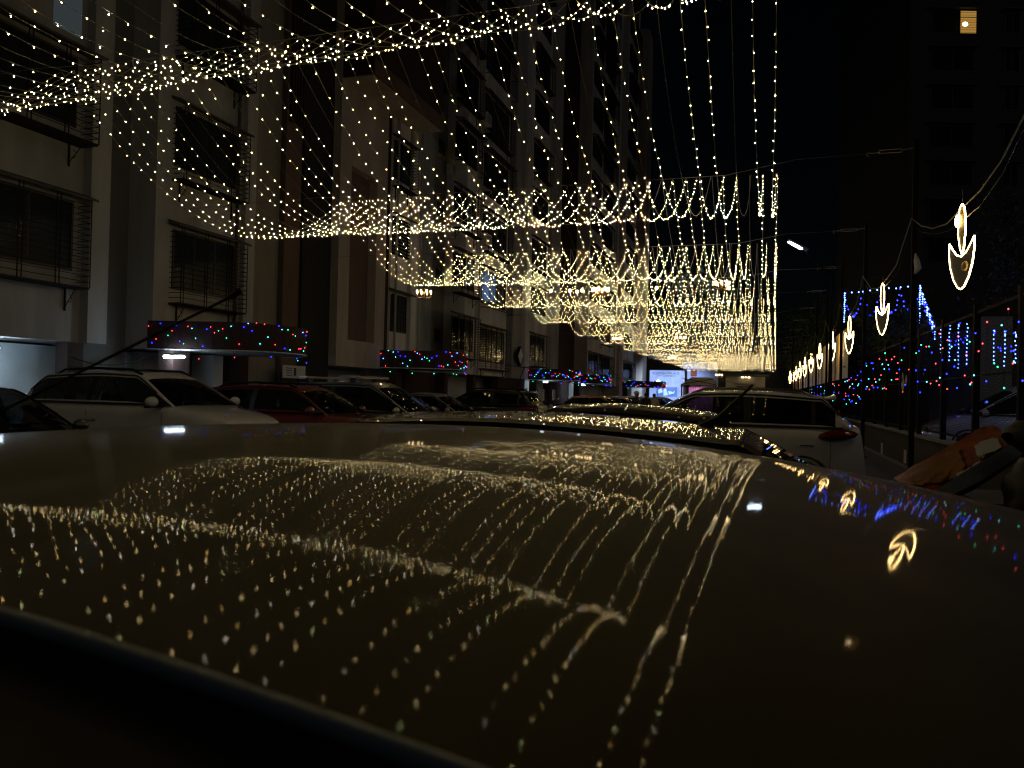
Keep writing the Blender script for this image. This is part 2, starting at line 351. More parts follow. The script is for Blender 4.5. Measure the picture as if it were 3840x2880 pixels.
# ---- window units; origin = lower near corner on the wall plane, x out of the wall, y along it
def win_meshes(style, W, H):
    t = .05; d = {}
    fr = MB().box((-.02, 0, 0), (.03, t, H)).box((-.02, W - t, 0), (.03, W, H)).box((-.02, t, 0), (.03, W - t, t)).box((-.02, t, H - t), (.03, W - t, H))
    n = 3 if W > 2.2 else 2
    for i in range(1, n): fr.box((-.015, W * i / n - .02, t), (.025, W * i / n + .02, H - t))
    d['frame'] = [('window', fr.mesh('window', M['frame']))]
    ch = [('room_shade', MB().box((-.014, .01, .01), (-.004, W - .01, H - .01)).mesh('room_shade', M['interior']))]
    for i in range(n):
        a, b_ = W * i / n + .03, W * (i + 1) / n - .03
        ch.append(('pane', MB().add([(.004, a, t), (.004, b_, t), (.004, b_, H - t), (.004, a, H - t)], [(0, 1, 2, 3)]).mesh('pane', M['window'])))
    if style in ('box', 'deep'):
        D = .36 if style == 'box' else .50; zb = -.36; zt = H + .03; ya, yb = -.08, W + .14
        g_ = MB(); z = zb; k = 0
        while z < zt:
            g_.box((D - .012, ya, z), (D, yb, z + .014)); g_.box((0, ya, z), (D - .012, ya + .012, z + .014)); g_.box((0, yb - .012, z), (D - .012, yb, z + .014)); z += .125
        for yy in np.arange(ya, yb + .01, (yb - ya) / max(2, round((yb - ya) / .8))):
            for q in (0, .09):
                if yy + q > yb + .02: continue
                g_.box((D, yy + q - .01, zb), (D + .015, yy + q + .01, zt))
        g_.box((0, ya, zb - .03), (D, yb, zb - .005))
        ch.append(('grille', g_.mesh('grille', M['iron'])))
        for yy in (ya + .25, yb - .3):
            br = MB()
            br.box((.0, yy, zb - .5), (.03, yy + .03, zb - .03)); br.tube([(.02, yy + .015, zb - .42), (D * .8, yy + .015, zb - .04)], .012, 4)
            br.tube([(.05, yy + .015, zb - .3), (.16, yy + .015, zb - .33), (.2, yy + .015, zb - .22), (.12, yy + .015, zb - .16)], .007, 4)
            ch.append(('bracket', br.mesh('bracket', M['iron'])))
    if style == 'bars':
        g_ = MB()
        for yy in np.arange(.0, W + .3, .22): g_.box((.45, yy, -.25), (.47, yy + .025, H))
        for z in (-.25, H * .5, H - .03): g_.box((.43, -.02, z), (.45, W + .32, z + .03)); g_.box((0, -.02, z), (.43, .01, z + .03)); g_.box((0, W + .29, z), (.43, W + .32, z + .03))
        ch.append(('grille', g_.mesh('grille', M['iron'])))
    if style == 'louvre':
        g_ = MB(); z = .02
        while z < H: g_.box((.06, -.05, z), (.085, W + .05, z + .055)); z += .13
        ch.append(('louvre', g_.mesh('louvre', M['iron'])))
    if style == 'flush':
        g_ = MB()
        for yy in np.arange(.1, W, .25): g_.box((.04, yy, 0), (.052, yy + .012, H))
        for z in np.arange(.15, H, .22): g_.box((.052, 0, z), (.064, W, z + .012))
        ch.append(('grille', g_.mesh('grille', M['iron'])))
    if style != 'vent':
        ext = {'box': .34, 'deep': .5, 'bars': .5}.get(style, .28)
        ch.append(('ledge', MB().add([(0, -.15, H + .14), (0, W + .35, H + .14), (ext, W + .35, H + .04), (ext, -.15, H + .04), (0, -.15, H + .22), (0, W + .35, H + .22), (ext, W + .35, H + .09), (ext, -.15, H + .09)],
            [(0,3,2,1),(4,5,6,7),(0,1,5,4),(2,3,7,6),(1,2,6,5),(0,4,7,3)]).mesh('ledge', M['ledge'])))
    d['ch'] = ch; return d
_wc = {}
def window(b, X, y0, y1, z0, z1, style):
    key = (style, round(y1 - y0, 2), round(z1 - z0, 2))
    if key not in _wc: _wc[key] = win_meshes(style, y1 - y0, z1 - z0)
    d = _wc[key]; o_ = b['_o']
    root = link('window', d['frame'][0][1], b, (X + .003 - o_[0], y0 - o_[1], z0 - o_[2]))
    for nm, me in d['ch']:
        link(nm, me, root)
    return root
# columns of windows: block, u range, plane, sill and head on the first floor, style for each floor (repeats)
WCOL = [('A', -330, 255, -14.0, 1.50, 2.98, ['box', 'deep', 'box', 'bars']), ('A', 632, 862, -13.9, 1.50, 2.98, ['box', 'box', 'deep', 'box']),
        ('B', 1457, 1516, -14.0, 1.45, 2.95, ['flush', 'louvre', 'box', 'louvre']), ('B', 1624, 1646, -15.0, 1.5, 2.15, ['vent']),
        ('B', 1688, 1768, -13.9, 1.1, 2.7, ['box', 'deep', 'box', 'bars']), ('B', 1796, 1886, -13.9, .7, 2.5, ['box', 'bars', 'box', 'deep']),
        ('B', 1903, 1914, -14.6, 1.5, 2.1, ['vent']), ('B', 1984, 2038, -13.9, 1.2, 2.8, ['box', 'flush', 'box', 'flush']), ('C', 2204, 2240, -13.9, 1.0, 2.6, ['bars', 'bars', 'flush']),
        ('C', 2246, 2284, -13.9, 1.0, 2.6, ['bars', 'box', 'bars']), ('C', 2336, 2368, -13.9, 1.0, 2.6, ['bars', 'flush'])]
nwin = 0; lit_y = None
for (b, u0, u1, X, s0, s1, sty) in WCOL:
    ya, yb = Yat(u0, X), Yat(u1, X)
    for k in range(14):
        z0 = Z1 + k * FL + s0; z1 = Z1 + k * FL + s1
        q = project((X, (ya + yb) / 2, z0 - .4))
        if q is None or q[1] < -60: break
        r_ = window(BL[b], X, ya, yb, z0, z1, sty[k % len(sty)]); nwin += 1
X = -14.0; a_ = at_x(198, 90, X); b_ = at_x(306, 90, X)
MB().box((X + .0065, a_.y, a_.z), (X + .0075, b_.y, a_.z + 1.5)).build('lit_curtain', emit('lit_curtain', (.5, .62, .66), .05), BL['A'])
# one window of the middle block glows blue
X = -13.9; ya, yb = Yat(1800, X), Yat(1850, X)
MB().box((X + .0075, ya, Z1 + FL + .9), (X + .0085, yb, Z1 + FL + 2.3)).build('lit_curtain', emit('lit_window', (.22, .36, .72), .22), BL['B'])
# drain pipes, air conditioners, cables, a square lamp box
for (b, u, X) in (('A', 866, -13.87), ('B', 1470, -13.95), ('B', 1560, -13.85), ('B', 1786, -13.85), ('C', 2300, -13.85)):
    yy = Yat(u, X); MB().tube([(X + .07, yy, Z1), (X + .07, yy, TOP)], .05, 8).build('drain_pipe', M['greywall'] if u != 866 else M['ledge'], BL[b])
for (b, u, X, k) in (('B', 1655, -14.9, 2), ('B', 1655, -14.9, 3), ('B', 1790, -13.8, 2), ('B', 1780, -13.8, 4), ('C', 2325, -13.5, 1), ('A', 470, -14.6, 3), ('B', 2060, -14.1, 2)):
    yy = Yat(u, X); z = Z1 + k * FL + .6
    ac = MB().box((X, yy, z), (X + .32, yy + .8, z + .55)).build('air_conditioner', M['plastic'], BL[b])
    c = MB()
    for i in range(7): c.box((X + .322, yy + .1, z + .06 + i * .065), (X + .333, yy + .7, z + .085 + i * .065))
    if ac.parent.get('_o') is not None:
        o_ = ac.parent['_o']; c.v = [(p[0]-o_[0], p[1]-o_[1], p[2]-o_[2]) for p in c.v]
    link('fan_grille', c.mesh('fan_grille', M['frame']), ac)
def cable(name, a, b, sag, r=.012, n=14, mat='rubber', parent=None):
    a = Vector(a); b = Vector(b)
    pts = [a.lerp(b, i / n) - Vector((0, 0, sag * 4 * (i / n) * (1 - i / n))) for i in range(n + 1)]
    return MB().tube(pts, r, 4).build(name, M[mat], parent)
p0 = at_x(265, 1338, -13.8); p1 = at_x(548, 1340, -13.8)
cable('wire', p0, p1, .18, parent=BL['A'])
p0 = at_x(1920, 1490, -13.6); p1 = at_x(1968, 1375, -13.6); cable('wire', p0, p1, .05, .03, parent=BL['B'])
p0 = at_x(1900, 1368, -13.6); p1 = at_x(2030, 1375, -13.6); cable('wire', p0, p1, .1, .03, parent=BL['B'])
p0 = at_x(2280, 1370, -13.6); p1 = at_x(2330, 1425, -13.6); cable('wire', p0, p1, .1, .04, parent=BL['C'])
# tilted square flood lamp on the grey strip
c = at_x(1941, 1336, -13.95)
m_ = MB().box((0, -.42, -.42), (.2, .42, .42)); m_.mat(1).box((.2, -.36, -.30), (.206, .36, .36))
m_.xf(Matrix.Translation(c) @ Matrix.Rotation(R(45), 4, 'X')); m_.build('lamp_box', [M['black'], M['plastic']], BL['B'])
# signs by the entrance
c = at_x(1100, 1395, -14.1)
sg = MB().box((c.x, c.y - .6, c.z - .2), (c.x + .05, c.y + .6, c.z + .2)).build('notice_board', M['plastic']); tag(sg, 'small white signboard high on the wall left of the tall tan pillar', 'sign')
m_ = MB()
for i in range(4): m_.box((c.x + .051, c.y - .5 + .02 * i, c.z + .10 - i * .075), (c.x + .054, c.y - .15, c.z + .125 - i * .075))
m_.prism([(c.x + .051, c.y - .05), (c.x + .054, c.y - .05), (c.x + .054, c.y + .08), (c.x + .051, c.y + .08)], c.z - .12, c.z + .13)
m_.build('lettering', M['ink'], sg)
for (u, v) in ((1970, 1478), (2035, 1481), (2076, 1481)):
    c = at_x(u, v, -13.2)
    n_ = MB().box((c.x, c.y - .28, c.z - .35), (c.x + .03, c.y + .28, c.z + .35)).build('paper_notice', M['paper'])
    tag(n_, {1970: 'paper notice on the dark post left of the third porch entrance', 2035: 'paper notice on the pillar right of the lit third porch entrance', 2076: 'paper notice on the wall behind the scooters'}[u], 'notice', 'paper notices at the third entrance')
    m_ = MB()
    for i in range(5): m_.box((.031, -.2, .2 - i * .1), (.034, .2 - .06 * (i % 3), .225 - i * .1))
    m_.v = [(p[0] + c.x, p[1] + c.y, p[2] + c.z) for p in m_.v]; m_.build('print_lines', M['ink'], n_)

# ---- rounded porch canopies: part of the blocks; tip and root read from the photo
CAN = [('A', 556, 1140, 14.8, 2.8), ('B', 1441, 1735, 26.6, 2.7), ('B', 1968, 2172, 46.0, 2.95), ('C', 2190, 2289, 58.0, 2.7), ('C', 2330, 2498, 80.4, 4.4)]
canopies = []
for ci, (b, u0, u1, yc, out) in enumerate(CAN):
    x0 = -14.0; Wd = 3.2
    poly = [(x0, yc)]
    r = 1.55
    for i in range(9): a = R(-90 + i * 11.25); poly.append((x0 + out - r + r * math.cos(a), yc + r + r * math.sin(a) + .35))
    for i in range(9): a = R(i * 11.25); poly.append((x0 + out - r + r * math.cos(a), yc + Wd + .35 - r + r * math.sin(a)))
    poly.append((x0, yc + Wd))
    m_ = MB(); m_.mat(0).prism(poly, 2.42, 3.08)
    m_.build('porch_canopy', [M['redbrown']], BL[b])
    cxm = sum(p[0] for p in poly) / len(poly); cym = sum(p[1] for p in poly) / len(poly)
    inner = [(cxm + (p[0] - cxm) * .94, cym + (p[1] - cym) * .94) for p in poly]
    MB().prism(inner, 2.385, 2.418).build('canopy_soffit', M['greywall'], BL[b])
    MB().tube([(p[0] + (p[0] - cxm) * .004, p[1] + (p[1] - cym) * .004, 2.40) for p in poly[:-1]], .018, 6).build('canopy_trim', M['plastic'], BL[b])
    # posts and the lit lobby behind
    MB().box((x0 + .15, yc + .2, 0), (x0 + .6, yc + .75, 2.38)).build('porch_pillar', M['redbrown'], BL[b])
    MB().box((x0 - 1.3, yc + .9, 0), (x0 - 1.0, yc + 3.6, 2.38)).build('lobby_wall', M['offwhite'], BL[b])
    MB().box((x0 - .9, yc + 2.6, 0), (x0 - .2, yc + 3.0, 2.38)).build('lobby_pillar', M['offwhite'], BL[b])
    canopies.append((poly, yc, x0, out))
# tube lamp under the first canopy, more inside the parking bays (they light the pale walls there)
def tube_lamp(p, axis, length, label, rr=.022, e='e_tube'):
    t = thing('tube_light', p, label, 'light', 'tube lights of the ground floor')
    ax = Vector(axis).normalized(); a = -ax * length / 2; b = ax * length / 2
    up = Vector((0, 0, .055))
    MB().tube([a + up, b + up], .035, 6).build('housing', M['plastic'], t)
    MB().tube([a, b], rr, 8).build('lamp', M[e], t)
    for q in (a, b): MB().box(q + Vector((-.03, -.03, -.03)), q + Vector((.03, .03, .05))).build('end_cap', M['plastic'], t)
    return t
tube_lamp(at_d(655, 1338, 18.2), (1, .1, 0), .62, 'white tube light glowing under the nearest porch canopy', .03)
tube_lamp((-14.6, 11.0, 2.2), (0, 1, 0), 1.1, 'tube light of the parking bay at the left edge', .03)
pq = at_x(1668, 1440, -14.85); tube_lamp((-14.85, pq.y + .1, 1.75), (0, 0, 1), 1.0, 'tube light of the parking bay behind the black hatchback', .02)
pq = at_x(1775, 1440, -14.85); tube_lamp((-14.85, pq.y + .1, 1.75), (0, 0, 1), 1.0, 'tube light of the second pale parking bay behind the black hatchback', .02)
tube_lamp((-13.3, 48.0, 2.28), (0, 1, 0), 1.1, 'tube light under the third porch canopy', .022)
tube_lamp((-13.4, 59.5, 2.28), (0, 1, 0), 1.1, 'tube light under the fourth porch canopy', .022)

# ---- dark tower on the far right with one lit window
tb = at_d(3392, 1440, 62)
TW = thing('tower_block', (tb.x, tb.y, 0), 'dark tower block at the top right with a single lit window', 'building', rotz=R(17))
MB().box((0, 0, 0), (16, 14, 42)).build('wall', M['towerwall'], TW)
def tower_xz(u, v):      # local x, z on the tower's front plane
    r_ = ray(u, v); n_ = Vector((-math.sin(R(17)), math.cos(R(17)), 0)); o_ = Vector((tb.x, tb.y, 0))
    p = CO + r_ * ((o_ - CO).dot(n_) / r_.dot(n_)); q = p - o_
    return q.x * math.cos(R(17)) + q.y * math.sin(R(17)), p.z
x0, z0 = tower_xz(3490, 145); x1, z1 = tower_xz(3660, 40); zl0 = tower_xz(3640, 128)[1]
pitch = 3.1
lx0 = tower_xz(3600, 90)[0]
for k in range(-6, 2):
    for (a, b_) in ((x0, x1), (x1 + 2.3, x1 + 3.6)):
        zz = zl0 + k * pitch
        wdo = MB().box((a, -.05, zz), (b_, .0, zz + 1.9)).box((a - .2, -.35, zz + 1.98), (b_ + .2, -.002, zz + 2.06)).build('window', M['frame'], TW)
        if k == 0 and a == x0:
            link('pane', MB().box((a + .1, -.06, zz + .1), (lx0 - .08, -.055, zz + 1.8)).mesh('pane', M['interior']), wdo)
            link('lit_room', MB().box((lx0, -.062, zz + .05), (b_, -.056, zz + 1.85)).mesh('lit_room', emit('lit_room_wall', (.62, .33, .07), .5)), wdo)
            lou = MB()
            for i in range(9): lou.box((lx0, -.075, zz + .1 + i * .2), (b_, -.066, zz + .125 + i * .2))
            lou.box((lx0 - .07, -.08, zz), (lx0, -.03, zz + 1.9)); lou.box((lx0, -.08, zz + 1.3), (b_, -.076, zz + 1.36))
            link('louvre', lou.mesh('louvre', M['frame']), wdo)
            link('room_lamp', MB().ell((lx0 + .35, -.12, zz + .75), (.22, .04, .17)).mesh('room_lamp', M['e_room']), wdo)
        else:
            link('pane', MB().box((a + .1, -.06, zz + .1), ((a + b_) / 2 - .04, -.053, zz + 1.8)).box(((a + b_) / 2 + .04, -.06, zz + .1), (b_ - .1, -.053, zz + 1.8)).mesh('pane', M['interior']), wdo)
# lower roofs behind the fence
o = thing('shed', (9.5, 31, 0), 'low dark shed behind the fence with a pale arched roof edge', 'shed', rotz=R(4))
MB().box((-2.5, 0, 0), (5.5, 5, 4.2)).build('wall', M['darkgrey'], o)
arc = [(math.cos(a) * 1.0 + .6, -.3, 4.1 + math.sin(a) * 1.0) for a in [R(15 + i * 10) for i in range(16)]]
MB().tube(arc, .07, 6).build('arched_roof_edge', M['offwhite'], o)
MB().box((-2.2, -.06, 0), (-1.2, -.003, 4.6)).build('pale_pillar', M['paleblue'], o)
for i in range(3): MB().box((1.6 + i * 1.3, -.05, 1.4), (2.5 + i * 1.3, -.002, 2.6)).build('window', M['interior'], o)
# ================================================================= CARS
def smooth_pts(pts, n):
    pts = [Vector((p[0], 0, p[1])) for p in pts]; out = []
    P = [pts[0] * 2 - pts[1]] + pts + [pts[-1] * 2 - pts[-2]]
    for i in range(1, len(P) - 2):
        for k in range(n):
            t = k / n; p0, p1, p2, p3 = P[i-1], P[i], P[i+1], P[i+2]
            out.append(.5 * ((2*p1) + (-p0+p2)*t + (2*p0-5*p1+4*p2-p3)*t*t + (-p0+3*p1-3*p2+p3)*t*t*t))
    out.append(pts[-1]); return [(p.x, p.z) for p in out]
KINDS_ = {   # L, W, H, belt, x of windscreen base, roof front, roof rear, rear glass base, tail height, hood front height
 'suv':   dict(L=4.25, W=1.78, H=1.62, belt=1.10, xw=1.10, xa=.32, xc=-1.60, xr=-2.04, tail=1.13, nose=.86, hood=1.07),
 'hatch': dict(L=3.80, W=1.70, H=1.49, belt=.94, xw=.98, xa=.22, xc=-1.15, xr=-1.72, tail=.96, nose=.66, hood=.93),
 'lowcar': dict(wr=.82, L=4.4, W=1.74, H=1.415, belt=.92, xw=1.35, xa=.60, xc=-1.25, xr=-1.95, tail=.96, nose=.64, hood=.91),
 'longhatch': dict(L=4.0, W=1.70, H=1.49, belt=.94, xw=1.14, xa=.38, xc=-1.15, xr=-1.75, tail=.96, nose=.66, hood=.93),
 'sedan': dict(L=4.40, W=1.72, H=1.47, belt=.93, xw=1.05, xa=.25, xc=-.85, xr=-1.55, tail=1.00, nose=.64, hood=.92),
 'mpv':   dict(L=4.60, W=1.80, H=1.70, belt=1.02, xw=1.45, xa=.45, xc=-1.75, xr=-2.15, tail=1.02, nose=.74, hood=1.02),
}
_cc = {}
def car_parts(kind, pm, rails=False, ant=None, spoiler=False):
    k = KINDS_[kind]; L_, W_, H_, B_ = k['L'], k['W'] / 2, k['H'], k['belt']; xf, xb = L_ / 2, -L_ / 2
    xw, xa, xc, xr = k['xw'], k['xa'], k['xc'], k['xr']; parts = []
    # lower body
    prof = smooth_pts([(xf, .34), (xf - .02, k['nose'] - .12), (xf - .16, k['nose'] + .03), (xf - .5, k['hood'] - .08), (xw + .05, k['hood']), (xw - .1, B_), (0, B_), (xr + .1, B_), (xr - .02, k['tail']), (xb + .14, k['tail'] - .05), (xb + .02, k['tail'] - .3), (xb, .36)], 4)
    st = []; last = None
    for (x, z) in prof:
        if last is not None and x > last - .012: x = last - .012
        last = x; st.append((x, z))
    Pg = []
    for (x, z) in st:
        e = max(0, (x - (xf - .75)) / .75) if x > 0 else max(0, ((xb + .6) - x) / .6)
        w_ = W_ * (1 - .20 * e ** 2.2)
        sh = min(z, B_) ; row = []
        for s in (1, -1):
            half = [(0, z + .012), (.45 * w_, z + .01), (.80 * w_, z), (.895 * w_, z - .02), (.955 * w_, z - .07), (.985 * w_, z - .16 * (z / B_)), (w_, z * .68), (w_, z * .5), (.985 * w_, min(.36, z * .6)), (.94 * w_, .22)]
            row += [(x, s * yy, zz) for yy, zz in (half[::-1] if s == 1 else half[1:])]
        Pg.append(row)
    deck = (xw - .12, xr + .12)
    b = MB(); wd = len(Pg[0]); n0 = 0
    b.v = [p for r_ in Pg for p in r_]
    for i in range(len(Pg) - 1):
        for j in range(wd - 1):
            a = Pg[i][j]; c2 = Pg[i+1][j+1]
            if deck[1] < (a[0] + c2[0]) / 2 < deck[0] and abs((a[1] + c2[1]) / 2) < .80 * W_ : continue
            b.f.append((i*wd+j, (i+1)*wd+j, (i+1)*wd+j+1, i*wd+j+1)); b.m.append(0)
    b.f.append(tuple(range(wd))); b.m.append(0); b.f.append(tuple((len(Pg)-1)*wd + j for j in range(wd - 1, -1, -1))); b.m.append(0)
    parts.append(('body', b.mesh('body', pm, True), []))
    parts.append(('cabin_floor', MB().box((deck[0] - .1, -.8 * W_, .5), (deck[1] + .1, .8 * W_, .56)).box((xw - .55, -.78 * W_, .56), (xw - .1, .78 * W_, B_ - .04)).mesh('cabin_floor', M['rubber']), []))
    # cabin
    roof = smooth_pts([(xw, B_), (xa + .02, H_ - .07), (xa - .28, H_ - .015), ((xa + xc) / 2, H_), (xc + .1, H_ - .05), (xc - .1, H_ - .10), (xr, B_ + .02)], 7)
    wb, wr = .895 * W_, k.get('wr', .66) * W_
    def hw(z): t = (z - B_) / (H_ - B_); return wb + (wr - wb) * (max(t, 0) ** 1.25)
    N_ = len(roof); top = []
    vs_ = [-1, -.93, -.8, -.6, -.3, 0, .3, .6, .8, .93, 1]
    for (x, z) in roof:
        w_ = hw(z); row = []
        for v in vs_:
            cr = .035 * (1 - v * v) - .02 * max(0, abs(v) - .8) / .2
            bow = .10 * (1 - v * v) * max(0, 1 - (z - B_) / (H_ - B_)) * (1 if x > 0 else -1)
            row.append((x + bow, v * w_, z + cr))
        top.append(row)
    i_a = max(i for i, p in enumerate(roof) if p[0] > xa + .06); i_c = min(i for i, p in enumerate(roof) if p[0] < xc - .06)
    shell = MB(); ws = MB(); rw = MB(); wd = len(vs_)
    for i in range(N_ - 1):
        for j in range(wd - 1):
            q = [top[i][j], top[i+1][j], top[i+1][j+1], top[i][j+1]]
            tgt = shell
            if 1 <= j <= wd - 3:
                if i < i_a: tgt = ws
                elif i >= i_c and i < N_ - 3: tgt = rw
            tgt.add(q, [(0, 1, 2, 3)])
    # sides
    sg = {1: [MB(), MB(), MB()], -1: [MB(), MB(), MB()]}
    cols = roof; xm = (xa + xc) / 2 + .1; x2 = xc + .12
    for s in (1, -1):
        for i in range(N_ - 1):
            (xA, zA), (xB, zB) = cols[i], cols[i+1]
            def pt(x, zt, t): z = B_ + (zt - B_) * t; return (x, s * (hw(z) + .012 * math.sin(math.pi * t)), z)
            ts = [0, .10, .5, .86, 1]
            for j in range(4):
                q = [pt(xA, zA, ts[j]), pt(xB, zB, ts[j]), pt(xB, zB, ts[j+1]), pt(xA, zA, ts[j+1])]
                if s == 1: q = q[::-1]
                xc_ = (xA + xB) / 2; tgt = shell
                if j in (1, 2):
                    if xw - .25 > xc_ > xm + .06: tgt = sg[s][0]
                    elif xm - .06 > xc_ > x2: tgt = sg[s][1]
                    elif x2 - .06 > xc_ > xr + .22: tgt = sg[s][2]
                    elif xc_ > xr + .42: shell.mat(1)
                tgt.add(q, [(0, 1, 2, 3)]); shell.mat(0)
    parts.append(('roof', shell.mesh('roof', [pm, M['rubber']], True), []))
    parts.append(('windscreen', ws.mesh('windscreen', M['carglass'], True), []))
    if rw.f: parts.append(('rear_window', rw.mesh('rear_window', M['carglass'], True), []))
    for s in (1, -1):
        for m_ in sg[s]:
            if m_.f: parts.append(('side_window', m_.mesh('side_window', M['carglass'], True), []))
        # black window surround, a thin band along the belt and the roof edge
        pts = [(x, s * (hw(B_ + (z - B_) * .93) + .012), B_ + (z - B_) * .93) for x, z in roof[3:-3]]
        parts.append(('window_seal', MB().tube(pts, .014, 4).tube([(xw - .1, s * (wb + .006), B_ + .012), (xr + .1, s * (wb + .006), B_ + .012)], .016, 4).mesh('window_seal', M['rubber']), []))
        # wheels
        for xx in (xf - .78, xb + .74):
            ty = MB().tube([(0, -.1, 0), (0, .1, 0)], .31, 20).mesh('wheel', M['tyre'])
            rm = MB().tube([(0, .1 * s, 0), (0, .115 * s, 0)], .2, 16)
            for q in range(5):
                a = q * 2 * math.pi / 5; rm.box((-.02, .11 * s, -.02), (.02, .12 * s, .02))
                rm.tube([(0, .118 * s, 0), (.2 * math.cos(a), .118 * s, .2 * math.sin(a))], .022, 4)
            parts.append(('wheel', ty, [('rim', rm.mesh('rim', M['rim']))], (xx, s * (W_ - .06), .31)))
            arch = [(xx + .37 * math.cos(a), s * (W_ - .006), .31 + .37 * math.sin(a)) for a in [R(i * 18) for i in range(11)]]
            parts.append(('wheel_arch', MB().tube(arch, .022, 4).mesh('wheel_arch', M['rubber']), []))
        mir = MB().ell((xw - .22, s * (W_ + .10), B_ + .06), (.07, .13, .085), 10, 6)
        parts.append(('mirror', mir.mesh('mirror', pm, True), [('mirror_arm', MB().box((xw - .25, s * (W_ - .12), B_ - .03), (xw - .17, s * (W_ + .05), B_ + .0)).box((xw - .27, s * (W_ + .02), B_ - .035), (xw - .16, s * (W_ + .2), B_ - .005)).mesh('mirror_arm', M['rubber']))]))
        for xh in ((xm + .10), (x2 + .05)):
            parts.append(('door_handle', MB().tube([(xh - .1, s * (W_ - .005), .84), (xh - .08, s * (W_ + .022), .845), (xh + .08, s * (W_ + .022), .845), (xh + .1, s * (W_ - .005), .84)], .012, 6).mesh('door_handle', M['chrome']), []))
        for xd in (xw - .12, xm, x2 - .28):
            parts.append(('door_gap', MB().tube([(xd, s * (W_ * .985 + .002), B_ - .1), (xd - .01, s * (W_ + .0005), B_ * .7), (xd + .01, s * (W_ + .0005), .45), (xd + .03, s * (W_ * .985), .3)], .004, 4).mesh('door_gap', M['rubber']), []))
        parts.append(('headlight', MB().ell((xf - .24, s * W_ * .70, k['nose'] - .06), (.20, .17, .07), 10, 6, Matrix.Rotation(R(-18 * s), 3, 'Z')).mesh('headlight', M['lamp_glass'], True), []))
        tm = MB().ell((xb + .26, s * W_ * .885, k['tail'] - .13), (.30, .11, .085), 12, 6, Matrix.Rotation(R(11 * s), 3, 'Z') @ Matrix.Rotation(R(6), 3, 'Y'))
        parts.append(('tail_light', tm.mesh('tail_light', M['tail'], True), []))
        if rails:
            rp = [(xa - .05, s * wr * .93, H_ - .035), (xa - .25, s * wr * .95, H_ + .045), ((xa + xc) / 2, s * wr * .96, H_ + .06), (xc + .25, s * wr * .95, H_ + .035), (xc + .02, s * wr * .93, H_ - .07)]
            parts.append(('roof_rail', MB().tube([(p[0], p[1], p[2]) for p in rp], .022, 6).mesh('roof_rail', M['black'] if rails == 'black' else M['rim'], True), []))
    parts.append(('front_grille', MB().box((xf - .03, -.42 * W_, k['nose'] - .16), (xf + .006, .42 * W_, k['nose'] - .06)).box((xf - .03, -.5 * W_, .34), (xf + .01, .5 * W_, .46)).mesh('front_grille', M['rubber']), []))
    for (xx, q) in ((xf + .012, 1), (xb - .012, -1)):
        parts.append(('number_plate', MB().box((xx, -.25, .56 if q == 1 else .72), (xx + .006 * q, .25, .67 if q == 1 else .83)).mesh('number_plate', M['plate']), []))
    for s in (1, -1):
        for xx in (xm + .28, x2 + .18):
            bk = MB().box((xx - .16, s * .38 - .24, .5), (xx - .05, s * .38 + .24, 1.08)).mesh('seat_back', M['seat'])
            hd = MB().ell((xx - .12, s * .38, 1.17), (.055, .13, .10), 8, 5).mesh('headrest', M['seat'], True)
            parts.append(('seat_back', bk, [('headrest', hd)]))
    if ant: parts.append(('antenna', MB().tube([(xc + .18, 0, H_ - .02), (xc + .1, 0, H_ + .03), (xc - .06, 0, H_ + .2)], [.035, .014, .006], 6).mesh('antenna', M['rubber']), []))
    if spoiler: parts.append(('spoiler', MB().tube([(xc - .10, -wr * .9, H_ - .075), (xc - .24, -wr * .7, H_ - .06), (xc - .27, 0, H_ - .045), (xc - .24, wr * .7, H_ - .06), (xc - .10, wr * .9, H_ - .075)], [.02, .035, .04, .035, .02], 6).mesh('spoiler', pm, True), []))
    parts.append(('wiper', MB().tube([(xw + .02, -.1, B_ + .03), (xw - .28, .5, B_ + .22)], .008, 4).tube([(xw + .02, -.6, B_ + .03), (xw - .25, -.1, B_ + .21)], .008, 4).mesh('wiper', M['rubber']), []))
    return parts
def make_car(kind, pk, x, y, yaw, label, z=0, group=None, **kw):
    key = (kind, pk, tuple(sorted(kw.items())))
    if key not in _cc: _cc[key] = car_parts(kind, P_[pk], **kw)
    t = thing('parked_car', (x, y, z), label, 'car', group or 'cars parked in rows along the lane', rotz=yaw)
    for p in _cc[key]:
        o = link(p[0], p[1], t, p[3] if len(p) > 3 else None)
        for nm, me in p[2]: link(nm, me, o)
    return t
PI = math.pi
# left row, noses to the lane
make_car('sedan', 'black', -9.3, 6.9, R(3), 'black sedan cut off by the left edge of the photo')
make_car('suv', 'white', -9.85, 10.6, R(0), 'white SUV with black roof rails, leftmost of the row', rails='black', z=.12)
make_car('suv', 'red', -8.95, 13.6, R(0), 'dark red car between the white SUV and the silver people carrier', rails='black', z=-.04)
mpv = make_car('mpv', 'silver', -8.95, 16.5, R(0), 'silver people carrier with a carrier bar on its roof')
bar = MB().box((-.25, -.95, 1.80), (.03, .95, 1.86)).mesh('roof_bar', P_['silver']); link('roof_bar', bar, mpv)
link('roof_bar', MB().box((-1.35, -.9, 1.78), (-1.15, .9, 1.83)).mesh('roof_bar', P_['silver']), mpv)
for yy in (-.55, .55): link('bar_mount', MB().box((-.2, yy - .03, 1.66), (-.05, yy + .03, 1.80)).box((-1.3, yy - .03, 1.66), (-1.2, yy + .03, 1.78)).mesh('bar_mount', M['rubber']), mpv)
make_car('hatch', 'maroon', -9.55, 19.2, R(0), 'dark maroon hatchback just behind the silver people carrier')
make_car('sedan', 'greyw', -9.6, 21.9, R(0), 'pearl grey sedan between the maroon hatchback and the black one')
make_car('suv', 'black', -9.35, 25.6, PI, 'black SUV with its pale rear number plate to the lane', rails='black', spoiler=True)
